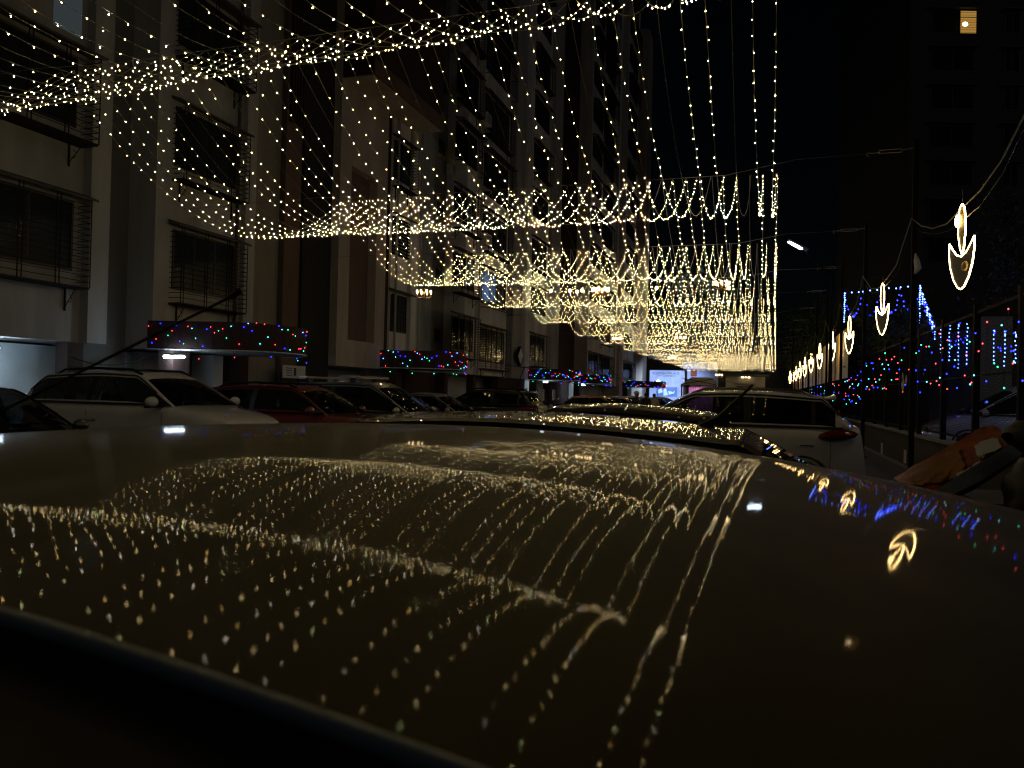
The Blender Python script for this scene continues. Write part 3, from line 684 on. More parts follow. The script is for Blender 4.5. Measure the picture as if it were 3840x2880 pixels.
make_car('hatch', 'orange', -6.7, 33.5, R(0), 'orange hatchback beyond the two scooters')
make_car('sedan', 'white', -6.6, 38.0, R(0), 'white sedan just beyond the orange hatchback')
make_car('hatch', 'white', -6.3, 42.0, R(0), 'second white car beyond the orange hatchback')
make_car('sedan', 'white', -5.6, 47.0, R(0), 'farthest white sedan of the left row', )
# our own row, tails to the fence
make_car('lowcar', 'dark', -1.35, 3.95, PI, 'dark brown hatchback roof right beyond the near roof, covered in glitter', ant=True)
make_car('hatch', 'maroon', -1.6, 7.0, PI, 'dark maroon hatchback between the glittering dark roof and the white SUV', z=-.05)
make_car('suv', 'white', -.78, 13.1, PI, 'white SUV on the right with a red tail lamp by the fence', rails='rim', spoiler=True, z=.02)
# behind the fence
make_car('mpv', 'white', 6.1, 21.0, PI, 'white people carrier seen through the mesh fence', z=.25)
# scooters
def scooter(x, y, yaw, label):
    t = thing('scooter', (x, y, 0), label, 'scooter', 'scooters by the third entrance', rotz=yaw)
    MB().tube([(.55, 0, .62), (.50, 0, .95), (.42, 0, 1.05)], [.17, .13, .10], 8).build('front_shield', P_['silver'], t, True)
    MB().tube([(-.65, 0, .62), (-.3, 0, .72), (.1, 0, .55), (.3, 0, .30), (.5, 0, .35)], [.12, .17, .13, .08, .09], 8).build('body', P_['silver'], t, True)
    MB().box((-.6, -.13, .76), (.02, .13, .85)).build('seat', M['rubber'], t)
    MB().tube([(.40, -.32, 1.10), (.45, 0, 1.06), (.40, .32, 1.10)], .018, 6).build('handlebar', M['black'], t)
    for s in (1, -1): MB().tube([(.42, .22 * s, 1.08), (.42, .27 * s, 1.28)], .006, 4).ell((.42, .28 * s, 1.32), (.02, .06, .045), 8, 5).build('mirror', M['chrome'], t, True)
    for xx in (.62, -.55):
        wl = MB().tube([(xx, -.05, .23), (xx, .05, .23)], .23, 16).build('wheel', M['tyre'], t)
    MB().ell((.56, 0, .90), (.05, .08, .06), 8, 5).build('headlight', M['lamp_glass'], t, True)
p = at_y(2035, 1520, 30.5); scooter(p.x, 30.5, R(-30), 'silver scooter in front of the third entrance, left one')
p = at_y(2085, 1520, 31.5); scooter(p.x, 31.5, R(-35), 'silver scooter next to the orange hatchback')

# ---------------------------------------------------------------- the near car under the camera
PHI = 1.1762; AC, BC, HH = -.6161, -.8993, .0549; KA, KA2, KB, KB4, HB = .0807, .1185, .0471, .0620, .6741
cth, sth = math.cos(TH), math.sin(TH)
def cf(lat, d): return Vector((cth * lat - sth * d, sth * lat + cth * d, 0))     # camera frame -> world
AX = cf(-math.sin(PHI), math.cos(PHI)); BX = cf(math.cos(PHI), math.sin(PHI))
AP = -(AX * AC + BX * BC)         # world xy of the roof's apex
ZA = CAMZ - HH
def rz(a, b): return -(KA if a > 0 else KA2) * a * a - KB * b * b - KB4 * b ** 4
near = thing('parked_car', (AP.x, AP.y, 0), 'bronze car whose dusty roof fills the bottom, mirroring the fairy lights', 'car', 'cars parked in rows along the lane', rotz=math.atan2(AX.y, AX.x))
# local frame: x = a (towards the nose), y = -b
def loc(a, b, z): return (a, -b, z)
na, nb = 90, 60; A0, A1 = -1.02, 1.12
P = [[loc(A0 + (A1 - A0) * i / na, -HB + 2 * HB * j / nb, ZA + rz(A0 + (A1 - A0) * i / na, -HB + 2 * HB * j / nb)) for j in range(nb + 1)] for i in range(na + 1)]
MB().grid(P).build('roof', M['roof'], near, True)
for s in (-1, 1):
    aa = [A0 + (A1 - A0) * i / 40 for i in range(41)]
    edge = [loc(a, s * (HB + .003), ZA + rz(a, HB) - .002) for a in aa]
    MB().tube(edge, .0042, 10).build('drip_rail', M['trim'], near, True)
    prof = [(.004, -.004), (.008, -.012), (.013, -.018), (.020, -.021)]
    G = [[loc(a, s * (HB + o_), ZA + rz(a, HB) + dz) for a in aa] for o_, dz in prof]
    MB().grid(G).build('window_rubber', M['rubber'], near, True)
    prof = [(.020, -.021), (.035, -.025), (.075, -.036), (.15, -.062), (.20, -.10), (.21, -.20)]
    G = [[loc(a, s * (HB + o_), ZA + rz(a, HB) + dz) for a in aa] for o_, dz in prof]
    MB().grid(G).build('door_frame', M['frame_brown'], near, True)
    prof = [(.205, -.20), (.23, -.34), (.25, -.52)]
    G = [[loc(a, s * (HB + o_), ZA + rz(a, HB) + dz) for a in aa] for o_, dz in prof]
    MB().grid(G).build('side_window', M['carglass'], near, True)
    MB().box((-2.2, s * .60 if s > 0 else s * .92, .25), (2.0, s * .92 if s > 0 else s * .60, .96)).build('body_side', M['roof'], near)
    for xx in (1.55, -1.15):
        wl = MB().tube([(xx, s * .80, .31), (xx, s * .95, .31)], .31, 20).build('wheel', M['tyre'], near)
        link('rim', MB().tube([(xx, s * .952, .31), (xx, s * .96, .31)], .2, 16).mesh('rim', M['rim']), wl)
# windscreen, rear window, bonnet and tail
def strip(name, pts, mat):
    G = [[(x, y_ * w_, z - .05 * abs(y_) ** 2) for y_ in np.linspace(-1, 1, 13)] for x, z, w_ in pts]
    MB().grid(G).build(name, mat, near, True)
zf = ZA + rz(A1, 0); zr = ZA + rz(A0, 0)
strip('windscreen', [(A1 + .005, zf - .004, HB), (A1 + .35, zf - .17, .70), (A1 + .72, .98, .76)], M['carglass'])
strip('rear_window', [(A0 - .005, zr - .004, HB), (A0 - .2, zr - .16, .68), (A0 - .42, .98, .72)], M['carglass'])
strip('bonnet', [(A1 + .70, .97, .80), (A1 + 1.1, .93, .80), (A1 + 1.5, .80, .74), (A1 + 1.6, .55, .70)], M['roof'])
strip('tailgate', [(A0 - .41, .99, .80), (A0 - .6, .94, .80), (A0 - .68, .60, .78)], M['roof'])
MB().box((-1.6, -.72, .45), (1.7, .72, .55)).build('cabin_floor', M['rubber'], near)
# raked roof aerial at the front of the near roof
ba = loc(1.0, .03, ZA + rz(1.0, .03) - .004)
tip_w = at_d(905, 1087, 1.255); mid_w = at_d(866, 1113, 1.262)
Mi = (Matrix.Translation((AP.x, AP.y, 0)) @ Matrix.Rotation(math.atan2(AX.y, AX.x), 4, 'Z')).inverted()
tip = Mi @ tip_w; mid = Mi @ mid_w
MB().tube([ba, tuple(Vector(ba).lerp(mid, .02)), tuple(Vector(ba).lerp(mid, .06)), mid, tuple(mid.lerp(tip, .05)), tip], [.014, .010, .0030, .0026, .0055, .0055], 8).build('aerial', M['rubber'], near, True)
# ================================================================= FAIRY LIGHT STRANDS
ROWZ = 4.4 + CAMZ
rows = [1.0, 8.33, 15.8, 22.9, 29.3, 35.6]
while rows[-1] < 92: rows.append(rows[-1] + 6.5)
NS = 40; SP = .246
def xr(Y): return .0165 * Y - .06
OCT_F = [(0,2,4),(2,1,4),(1,3,4),(3,0,4),(2,0,5),(1,2,5),(3,1,5),(0,3,5)]
BM = [M['e_warm'], M['e_gold'], M['e_cool'], M['e_lime'], M['dead']]
rs = np.random.RandomState(3)
def strand_geom(x_off, r0, r1, sag, dead_strand, far):
    L_ = math.hypot(r1 - r0, 0) * (1 + 8 / 3 * (sag / (r1 - r0)) ** 2)
    n = int(L_ / (.192 if BI <= 2 else .235 if BI <= 4 else .30 if BI <= 6 else .42)); wire = []; bv = []; bf = []; bm = []
    ph = rs.rand(); seg = 22
    kink = rs.rand() * .1
    def P(s):
        Y = r0 + (r1 - r0) * s
        return (xr(Y) - x_off + .015 * math.sin(7 * s + ph * 6), Y, ROWZ - sag * 4 * s * (1 - s) * (1 + .02 * math.sin(3 * s + ph)) + .006 * math.sin(19 * s + ph * 9))
    wire = [P(i / seg) for i in range(seg + 1)]
    # bulbs evenly along the arc
    S = np.linspace(0, 1, 60); pts = np.array([P(s) for s in S]); dl = np.r_[0, np.cumsum(np.linalg.norm(np.diff(pts, axis=0), axis=1))]
    tt = (np.arange(n) + .5 + (rs.rand(n) - .5) * .35) / n * dl[-1]; ss = np.interp(tt, dl, S)
    for s in ss:
        u_ = rs.rand()
        p = P(s); sd = rs.uniform(-.014, .014); dz = rs.uniform(-.02, .006)
        c = (p[0] + sd, p[1] + rs.uniform(-.01, .01), p[2] + dz)
        r = BR * rs.uniform(.85, 1.15); h = r * 1.35; k = len(bv)
        bv += [(c[0]-r,c[1],c[2]),(c[0]+r,c[1],c[2]),(c[0],c[1]-r,c[2]),(c[0],c[1]+r,c[2]),(c[0],c[1],c[2]+h),(c[0],c[1],c[2]-h)]
        bf += [tuple(k + i for i in f) for f in OCT_F]
        mi = 4 if (dead_strand or rs.rand() < .05) else (0 if u_ < .55 else 1 if u_ < .72 else 2 if u_ < .9 else 3)
        bm += [mi] * 8
        if not far: wire_c.append((p, c))
    return wire, bv, bf, bm
BR = .0047
far_b = MB(); far_w = MB(); nthing = 0
for bi in range(len(rows) - 1):
    r0, r1 = rows[bi], rows[bi + 1]
    for si in range(NS):
        sag = (1.40 + .010 * si if bi == 0 else 1.46) * (1 + .012 * math.sin(si * 1.7 + bi)) * (r1 - r0) / 7.2 + rs.uniform(-.02, .02)
        dead = rs.rand() < .17
        wire_c = []
        isfar = bi > 6; BI = bi
        if bi <= 3: dead = si in (2, 5, 9, 14, 18, 24, 29, 33)
        wv, bv, bf, bm = strand_geom(si * SP + rs.uniform(-.02, .02), r0, r1, sag, dead, isfar)
        if not isfar:
            o_ = Vector(wv[0]); lw = [tuple(Vector(p) - o_) for p in wv]
            mb = MB().tube(lw, .0028, 3, cap=False)
            for p, c in wire_c: mb.add([Vector(p) - o_ + Vector((0, .002, 0)), Vector(p) - o_ - Vector((0, .002, 0)), Vector(c) - o_], [(0, 1, 2)])
            t = link('string_light', mb.mesh('string_light', M['wire']), None, o_)
            place = 'in the overhead swag' if bi == 0 else 'between ' + ordn(bi) + ' and ' + ordn(bi + 1) + ' cross cables'
            tag(t, ('unlit' if dead else 'warm white') + ' fairy light strand ' + place + ', ' + ordn(si + 1) + ' from right', 'string light', 'fairy light strands over the lane')
            b = MB(); b.v = [(p[0]-o_.x, p[1]-o_.y, p[2]-o_.z) for p in bv]; b.f = bf; b.m = bm
            tag(link('bulb_row', b.mesh('bulb_row', BM), t), kind='stuff')
        else:
            far_b.add(bv, bf); far_b.m[-len(bf):] = bm
            far_w.tube(wv[::2], .003, 3, cap=False)
fw = far_w.build('far_string_lights', M['wire']); tag(fw, 'mass of warm white fairy light strands at the far end of the lane', 'string lights', kind='stuff')
tag(far_b.build('bulb_mass', BM, fw), kind='stuff')
# cross cables with turnbuckles to the poles
PX = 2.65
for i, Y in enumerate(rows):
    if Y > 94: break
    if i == 0: xl, xr_ = -13.95, PX
    a = Vector((-13.95, Y, ROWZ + .05)); b = Vector((PX - .75, Y, ROWZ + .26))
    t = thing('cross_cable', tuple(a), 'steel cable across the lane carrying the ' + ordn(i + 1) + ' row of strand ends', 'cable', 'cables across the lane', worldcoords=True)
    pts = []
    for k in range(13):
        q = a.lerp(b, k / 12); z = ROWZ + .02 if xr(Y) - NS * SP < q.x < xr(Y) else q.z
        pts.append((q.x, q.y, max(z, ROWZ + .01)))
    MB().tube(pts, .005, 4).build('cable', M['cable'], t)
    c = b + Vector((.32, 0, .02)); m_ = MB()
    for s in (-1, 1): m_.tube([c + Vector((-.2, 0, .03 * s)), c + Vector((.2, 0, .03 * s))], .008, 5)
    m_.tube([b, c + Vector((-.18, 0, 0))], .01, 5).tube([c + Vector((.18, 0, 0)), Vector((PX - .02, Y, ROWZ + .32))], .01, 5)
    m_.tube([b + Vector((-.02, 0, -.0)), b + Vector((-.07, 0, .03)), b + Vector((-.09, 0, -.02)), b + Vector((-.05, 0, -.06))], .010, 5)
    m_.build('turnbuckle', M['steel'], t)
# poles on the right
for i, Y in enumerate(rows[1:12]):
    t = thing('pole', (PX, Y, 0), 'dark steel pole by the fence at the end of the ' + ordn(i + 2) + ' cross cable', 'pole', 'poles along the fence', worldcoords=True)
    MB().box((PX - .045, Y - .045, 0), (PX + .045, Y + .045, ROWZ + .42)).build('shaft', M['black'], t)
    MB().box((PX - .1, Y - .1, 0), (PX + .1, Y + .1, .03)).build('base_plate', M['black'], t)
    MB().box((PX - .06, Y - .06, ROWZ + .42), (PX + .06, Y + .06, ROWZ + .45)).build('cap', M['black'], t)
# ---- chandeliers on the cross cables
def chandelier(p, s, label):
    t = thing('chandelier', tuple(p), label, 'chandelier', 'chandeliers hung over the lane')
    MB().tube([(0,0,-.30*s),(0,0,-.2*s),(0,0,0),(0,0,.2*s),(0,0,.32*s)], [.01*s,.05*s,.035*s,.05*s,.012*s], 10).build('stem', M['brass'], t, True)
    for k in range(8):
        a = 2*PI*k/8; dx, dy = math.cos(a), math.sin(a)
        MB().tube([(dx*r*s, dy*r*s, z*s) for r, z in ((.03,-.22),(.15,-.30),(.30,-.29),(.38,-.2),(.38,-.08))], .013*s, 5).build('arm', M['brass'], t, True)
        MB().tube([(dx*.38*s, dy*.38*s, -.08*s), (dx*.38*s, dy*.38*s, .0), (dx*.38*s, dy*.38*s, .08*s)], [.025*s, .042*s, .046*s], 8).build('lamp_cup', M['e_chand'], t, True)
    MB().cyl((0,0,.32*s),(0,0,.32*s+.6),.006,4).build('chain', M['brass'], t)
for (u, v, Y, s, lb) in ((1590, 1096, 22.6, .62, 'large chandelier at the left of the third cross cable, hanging alone'), (2252, 1086, 22.6, .62, 'large chandelier at the middle of the third cross cable'), (2706, 1062, 22.6, .55, 'bright chandelier at the right of the third cross cable'),
        (2314, 1270, 41.8, .6, 'chandelier in the thick of the lights, left of a similar pair'), (2552, 1266, 41.8, .7, 'chandelier in the thick of the lights, right of its twin'), (2520, 1342, 61, .7, 'small bright chandelier low in the densest fairy lights'),
        (2698, 1406, 80, .9, 'tiny chandelier above the right edge of the pink tent'), (2797, 1414, 80, .95, 'tiny chandelier in front of the pale far building')):
    chandelier(at_y(u, v, Y), s, lb)
for (u, v) in ((2067, 1090), (2137, 1090), (2164, 1094), (2183, 1089), (2462, 1080), (2733, 1079)):
    p = at_y(u, v, 22.7); t = thing('hanging_bulb', tuple(p), {2067: 'bright bulb left of three others near the middle chandelier', 2137: 'leftmost of three close bright bulbs beside the middle chandelier', 2164: 'middle of three close bright bulbs beside the middle chandelier', 2183: 'bright bulb nearest the middle chandelier on its left', 2462: 'bright bulb between the middle and right chandeliers', 2733: 'bright bulb low beside the right chandelier'}[u], 'bulb', 'big bulbs on the third cable')
    MB().ell((0, 0, 0), (.045, .045, .05), 8, 6).build('globe', M['e_chand'], t, True); MB().cyl((0, 0, .05), (0, 0, .12), .02, 6).build('socket', M['black'], t)
    MB().cyl((0, 0, .12), (0, 0, max(.2, ROWZ - p.z)), .004, 3).build('cord', M['wire'], t)

# ---- coloured lights along the porch canopies
RGB = [M['e_red'], M['e_green'], M['e_blue'], M['e_sky'], M['e_teal'], M['dead']]
def bulbs(pts, cols, r, parent, name='bulb_row'):
    b = MB()
    for p, c in zip(pts, cols):
        b.mat(c); x, y_, z = p
        b.add([(x-r,y_,z),(x+r,y_,z),(x,y_-r,z),(x,y_+r,z),(x,y_,z+r*1.2),(x,y_,z-r*1.2)], OCT_F)
    o = b.build(name, RGB, parent); tag(o, kind='stuff'); return o
for ci, (poly, yc, x0, out) in enumerate(canopies):
    path = [Vector((p[0], p[1], 0)) for p in poly]; cx_ = sum(p.x for p in path) / len(path); cy_ = sum(p.y for p in path) / len(path)
    path = [Vector((cx_ + (p.x - cx_) * 1.02, cy_ + (p.y - cy_) * 1.02, 0)) for p in path[:12 + 6]]
    dl = [0]
    for a, b in zip(path, path[1:]): dl.append(dl[-1] + (b - a).length)
    def PP(s): 
        for i in range(len(dl) - 1):
            if s <= dl[i+1]: return path[i].lerp(path[i+1], (s - dl[i]) / max(1e-6, dl[i+1] - dl[i]))
        return path[-1]
    t = thing('string_light', (path[0].x, path[0].y, 3.3), 'red green and blue fairy lights draped on the ' + ordn(ci + 1) + ' porch canopy', 'string light', 'coloured lights on the porch canopies', worldcoords=True)
    pts = []; cols = []; wp = []
    n = 62 if ci < 3 else 46
    for i in range(n):
        s = (i + .5) / n * dl[-1] * .98 + .05; q = PP(s); z = 2.75 + rs.uniform(-.30, .33)
        if i % 9 == 4: z = 2.3 - rs.rand() * .12
        q = (q.x, q.y - .015, z); pts.append(q); cols.append(int(rs.choice([0, 0, 1, 2, 2, 3, 4])) if i % 4 else [0, 1, 2, 4][i // 4 % 4]); wp.append(q)
    MB().tube(wp, .003, 3, cap=False).build('cord', M['black'], t)
    bulbs(pts, cols, .012 + .0026 * ci, t)
    # big cluster at the tip
# ================================================================= RIGHT SIDE: fence, arrows, lights
FX = 3.4
wl = thing('boundary_wall', (FX, 8, 0), 'low brown wall under the mesh fence on the right', 'wall', worldcoords=True)
MB().box((FX, 2, 0), (FX + .22, 90, .74)).build('wall_body', M['wallbase'], wl); MB().box((FX - .03, 2, .742), (FX + .25, 90, .80)).build('coping', M['concrete'], wl)
for (u, v, h) in ((3306, 1684, .30), (3393, 1712, .28)):
    c = at_x(u, v, FX - .012); n_ = MB().box((FX - .012, c.y - .15, c.z - h / 2 - .02), (FX - .002, c.y + .15, c.z + h / 2 + .02)).build('paper_notice', M['paper'])
    tag(n_, 'paper notice on the low fence wall, ' + ('nearer the white SUV' if u < 3350 else 'nearer the orange tarp'), 'notice', 'paper notices on the low wall')
    m_ = MB()
    for i in range(6): m_.box((FX - .015, c.y - .1, c.z + .11 - i * .045), (FX - .0125, c.y + .1 - .03 * (i % 2), c.z + .122 - i * .045))
    m_.build('print_lines', M['ink'], n_)
fence = thing('mesh_fence', (FX + .1, 4, .8), 'tall black chain link fence on the low wall at the right', 'fence', worldcoords=True)
X = FX + .1; PW = 2.45; FT = 3.12
ys = [5.2 + i * PW for i in range(34)]
mesh_panel = None
for i, Y in enumerate(ys):
    MB().box((X - .05, Y - .05, .8), (X + .05, Y + .05, FT + .12)).build('post', M['black'], fence)
    if i == len(ys) - 1: break
    MB().box((X - .025, Y + .051, FT - .05), (X + .025, Y + PW - .051, FT)).build('top_rail', M['black'], fence)
    MB().box((X - .02, Y + .051, .9), (X + .02, Y + PW - .051, .94)).build('bottom_rail', M['black'], fence)
    MB().box((X - .02, Y + .051, 2.0), (X + .02, Y + PW - .051, 2.03)).build('middle_rail', M['black'], fence)
    if i < 16:
        if mesh_panel is None:
            m_ = MB(); h0, h1 = .94, FT - .05; H_ = h1 - h0; W_ = PW - .1; s = .062; r = .0028
            k = -H_
            while k < W_:
                for sg_ in (1, -1):
                    a0 = max(0, k); a1 = min(W_, k + H_)
                    if a1 - a0 > .02:
                        p0 = (a0, a0 - k); p1 = (a1, a1 - k)
                        if sg_ < 0: p0 = (W_ - p0[0], p0[1]); p1 = (W_ - p1[0], p1[1])
                        m_.tube([(.003 * sg_, p0[0], h0 + p0[1]), (.003 * sg_, p1[0], h0 + p1[1])], r, 3, cap=False)
                k += s
            mesh_panel = m_.mesh('chain_link', M['iron'])
        o_ = fence['_o']; tag(link('chain_link', mesh_panel, fence, (X - o_[0], Y + .05 - o_[1], -o_[2])))
# barbed plants along the top
m_ = MB()
for i in range(900):
    Y = rs.uniform(9, 40); c = Vector((X + rs.uniform(-.12, .2), Y, FT + rs.uniform(0, .22) * (1 + .6 * math.sin(Y * 1.3))))
    a = rs.uniform(0, 6.28); d = Vector((math.cos(a), math.sin(a), rs.uniform(-.3, 1))).normalized() * .07; e = d.cross(Vector((0, 0, 1))).normalized() * .014
    m_.add([c - e, c + e, c + d], [(0, 1, 2)])
tag(m_.build('creeper', M['redleaf']), 'thin reddish creeper along the top of the mesh fence', 'creeper', kind='stuff')
# yellow lit barrier sheets farther on
bar_ = thing('sheet_barrier', (FX, 28, 2.4), 'row of cream metal sheets above the far fence, lit by the glowing arrows', 'barrier', worldcoords=True)
Y = 29.3
while Y < 78:
    m_ = MB(); w_ = 2.3; n = 12
    pr = [(X + .12 + (.02 if j % 2 else 0), Y + w_ * j / n) for j in range(n + 1)]
    m_.add([(p[0], p[1], 2.35) for p in pr] + [(p[0], p[1], 4.15) for p in pr], [(j, j + 1, j + 2 + n, j + 1 + n) for j in range(n)])
    m_.v = [(p[0] - .74, p[1], p[2]) for p in m_.v]; m_.build('sheet', M['sheet'], bar_); MB().box((X + .02 - .66, Y + w_ + .02, .8), (X + .14 - .66, Y + w_ + .12, 4.2)).build('sheet_post', M['black'], bar_)
    Y += 2.45
# rope with glowing arrows
AX_ = 2.6
ay = [12.0, 19.3, 26.2, 32.4, 39.0, 45.5, 52, 58.5, 65, 71.5, 78]
rope = thing('hanging_rope', (AX_, 1, 4.7), 'slack black rope along the poles carrying the arrow lights', 'rope', worldcoords=True)
rp = []; rr = rows[:13]
for a, b in zip(rr[:-1], rr[1:]):
    for k in range(8):
        s = k / 8; rp.append((AX_ + .02 * math.sin(k * 2.3 + a), a + (b - a) * s, 4.95 - .75 * 4 * s * (1 - s) + .02 * math.sin(k * 5)))
MB().tube(rp, .011, 4).build('rope_line', M['wire'], rope)
MB().tube([(p[0] + .05, p[1] + .2, p[2] - .10 + .05 * math.sin(i)) for i, p in enumerate(rp)], .006, 4).build('power_lead', M['rubber'], rope)
def arrow(Y, z_top, label, idx):
    t = thing('arrow_light', (AX_, Y, z_top), label, 'arrow light', 'glowing arrows hung along the fence', rotz=R(-76 + 90) * 0)
    t.rotation_euler = (0, 0, R(-74))
    T = lambda pts, r=.0095: MB().tube([(x, 0, z) for x, z in pts], r, 6)
    # shaft: a long narrow loop; head: crescent topped leaf
    sh = [(0, 0), (.055, -.05), (.085, -.2), (.09, -.40), (.06, -.6), (.02, -.72), (-.03, -.62), (-.085, -.42), (-.09, -.2), (-.055, -.05), (0, 0)]
    T(sh).build('rope_lamp', M['e_rope'], t)
    cr = [(-.31, -.50), (-.24, -.58), (-.12, -.69), (0, -.73), (.12, -.69), (.24, -.58), (.31, -.50)]
    hd = [(.31, -.50), (.32, -.64), (.28, -.84), (.19, -1.03), (.08, -1.15), (0, -1.18), (-.08, -1.15), (-.19, -1.03), (-.28, -.84), (-.32, -.64), (-.31, -.50)]
    T(cr).build('rope_lamp', M['e_rope'], t); T(hd).build('rope_lamp', M['e_rope'], t)
    pts = cr + hd[1:-1]
    m_ = MB().add([(x * .97, -.004, z) for x, z in pts] + [(x * .97, .004, z) for x, z in pts], [tuple(range(len(pts))), tuple(range(2 * len(pts) - 1, len(pts) - 1, -1))]); m_.build('backing_board', M['film'], t)
    m_ = MB().add([(x * .9, -.004, z) for x, z in sh[:-1]] + [(x * .9, .004, z) for x, z in sh[:-1]], [tuple(range(10)), tuple(range(19, 9, -1))]); m_.build('backing_board', M['netting'], t)
    MB().tube([(0, 0, 0), (.01, 0, .1), (0, 0, .2)], .004, 4).build('tie', M['wire'], t)
    if idx == 0:
        MB().ell((-.085, -.02, -.22), (.035, .03, .09), 8, 6).build('lead_bundle', M['e_rope'], t, True); MB().ell((.12, -.02, -.88), (.08, .03, .07), 8, 6).build('lead_coil', M['netting'], t, True)
for i, Y in enumerate(ay):
    arrow(Y, 4.22 + (.08 if i == 0 else .02 if i % 2 else -.03), 'glowing rope light arrow pointing down, ' + ('nearest and largest of the row' if i == 0 else ordn(i + 1) + ' from the nearest'), i)
# coloured fairy lights on the fence, one strand to a panel
for i in range(1, 26):
    Y = ys[i]; t = thing('string_light', (X - .08, Y, 2.9), 'coloured fairy lights tied to the fence on panel ' + ordn(i) + ' from the orange tarp', 'string light', 'coloured lights tied along the fence', worldcoords=True)
    if i == 1: t['label'] = 'coloured fairy lights tied to the nearest panel in view of the fence'
    pts = []; cols = []; n = 16 if i < 6 else 13; Yw = Y + PW
    for k in range(n):
        s = k / (n - 1); z = 2.35 + .5 * math.sin(k * 2.6 + i) + rs.uniform(-.12, .12)
        if i > 9: z -= .35
        pts.append((X - .08 + rs.uniform(-.02, .02), Y + PW * s + rs.uniform(-.08, .08), z)); cols.append(int(rs.choice([0, 0, 0, 1, 2, 2, 5, 4])))
    MB().tube(pts, .0025, 3, cap=False).build('cord', M['rubber'], t)
    bulbs(pts, cols, .011 + .0005 * i, t)
# blue icicle lights beyond the fence
def icicle(p0, p1, drops, name_label, d_len, swag=.5, r=.016, both=True):
    t = thing('icicle_light', tuple(p0), name_label, 'icicle lights', 'blue icicle lights beyond the fence', worldcoords=True)
    pts = []; cols = []; wires = MB(); n = drops
    for k in range(n + 1):
        q = p0.lerp(p1, k / n)
        m = int(d_len[k % len(d_len)] / .085)
        for j in range(m): pts.append((q.x + rs.uniform(-.01, .01), q.y, q.z - .085 * j)); cols.append(3)
        if m: wires.tube([tuple(q), (q.x, q.y, q.z - .085 * m)], .002, 3, cap=False)
        if k < n:
            q2 = p0.lerp(p1, (k + 1) / n); L_ = (q2 - q).length; mm = max(4, int(L_ / .05))
            for j in range(mm):
                s = j / mm; a = q.lerp(q2, s); pts.append((a.x + rs.uniform(-.05, .05), a.y - .02, a.z - swag * 4 * s * (1 - s) + rs.uniform(-.04, .04))); cols.append(2)
            if both:
                for j in range(0, mm, 5): a = q.lerp(q2, j / mm); pts.append((a.x, a.y - .03, a.z + rs.uniform(-.06, .04))); cols.append(3)
    wires.tube([tuple(p0), tuple(p1)], .004, 3).build('cord', M['rubber'], t)
    bulbs(pts, cols, r, t)
icicle(at_d(3168, 1100, 30), at_d(3450, 1072, 28.5), 4, 'blue icicle lights strung behind the second arrow, over the shed', [1.25, .0, 1.6, .0, 1.5], .95, .026)
icicle(at_d(3452, 1080, 28.5), at_d(3505, 1235, 27), 6, 'steep blue light string running down to the fence top', [.34, .5, .0, .42, .3], .22, .026)
icicle(at_d(3530, 1222, 17), at_d(3628, 1215, 16.4), 3, 'blue and white icicle lights left of the thick fence post', [.75, .9, 1.05, .95], .42, .016)
icicle(at_d(3728, 1240, 15.5), at_d(3850, 1250, 15), 3, 'blue and white icicle lights at the right edge of the photo', [.75, .85, .7, .6], .42, .016)
t = thing('street_lamp', (7.6, 16.0, 0), 'lamp beyond the fence just outside the right edge, seen mirrored in the near roof', 'street lamp', worldcoords=True)
MB().tube([(7.6, 16.0, 0), (7.6, 16.0, 4.3), (7.2, 16.0, 4.45)], [.06, .045, .03], 8).build('pole', M['black'], t)
MB().tube([(7.25, 16.0, 4.42), (6.7, 16.0, 4.46)], [.07, .05], 8).build('lamp_head', M['greywall'], t, True)
MB().tube([(7.18, 16.0, 4.355), (6.78, 16.0, 4.39)], .06, 8).build('lamp', M['e_led'], t, True)
# diamond notices on the fence
for (u, v, sc_) in ((3386, 1441, .16), (3385, 1416, .09), (3398, 1425, .09)):
    c = at_x(u, v, X - .06); o = MB().prism([(-.004, -sc_), (.004, -sc_), (.004, sc_), (-.004, sc_)], -sc_, sc_)
    o.xf(Matrix.Translation(c) @ Matrix.Rotation(R(45), 4, 'X')); o = o.build('diamond_sign', M['paper'])
    tag(o, {3386: 'largest pale diamond sign on the fence, the lowest of three', 3385: 'small pale diamond sign topmost of three on the fence', 3398: 'small pale diamond sign right of its twin on the fence'}[u], 'sign', 'diamond signs on the fence')
# plastic bag caught on a wire by the first pole
c = at_d(3432, 985, 14.0); o = MB().tube([c + Vector((0, 0, .17)), c + Vector((.02, 0, .05)), c + Vector((.05, 0, -.1)), c + Vector((0.0, 0, -.2))], [.012, .05, .06, .02], 7).build('plastic_bag', M['plastic'], None, True)
tag(o, 'crumpled pale plastic bag hanging from a wire beside the tall pole', 'bag')
# street lamp over the far fence
lp = at_d(2982, 920, 26); ap = at_d(3070, 995, 27); PB = at_d(3120, 1030, 27.5)
t = thing('street_lamp', (PB.x, PB.y, 0), 'white street lamp leaning over the lane above the trees', 'street lamp', worldcoords=True)
MB().tube([(PB.x, PB.y, 0), (PB.x, PB.y, PB.z)], [.08, .05], 8).build('pole', M['black'], t)
MB().tube([PB, ap, at_d(3020, 942, 26.3)], .03, 6).build('arm', M['black'], t)
hd0 = at_d(3026, 942, 26.3); hd1 = at_d(2958, 907, 25.8)
MB().tube([hd0 + Vector((0, 0, .05)), hd1 + Vector((0, 0, .05))], [.07, .05], 8).build('lamp_head', M['greywall'], t, True)
MB().tube([hd0.lerp(hd1, .3), hd0.lerp(hd1, .65), hd1], [.045, .045, .03], 8).build('lamp', M['e_led'], t, True)
lp = at_d(2912, 1192, 48); t = thing('street_lamp', (lp.x + 1, lp.y, 0), 'dim far street lamp behind the strand ends', 'street lamp', worldcoords=True)
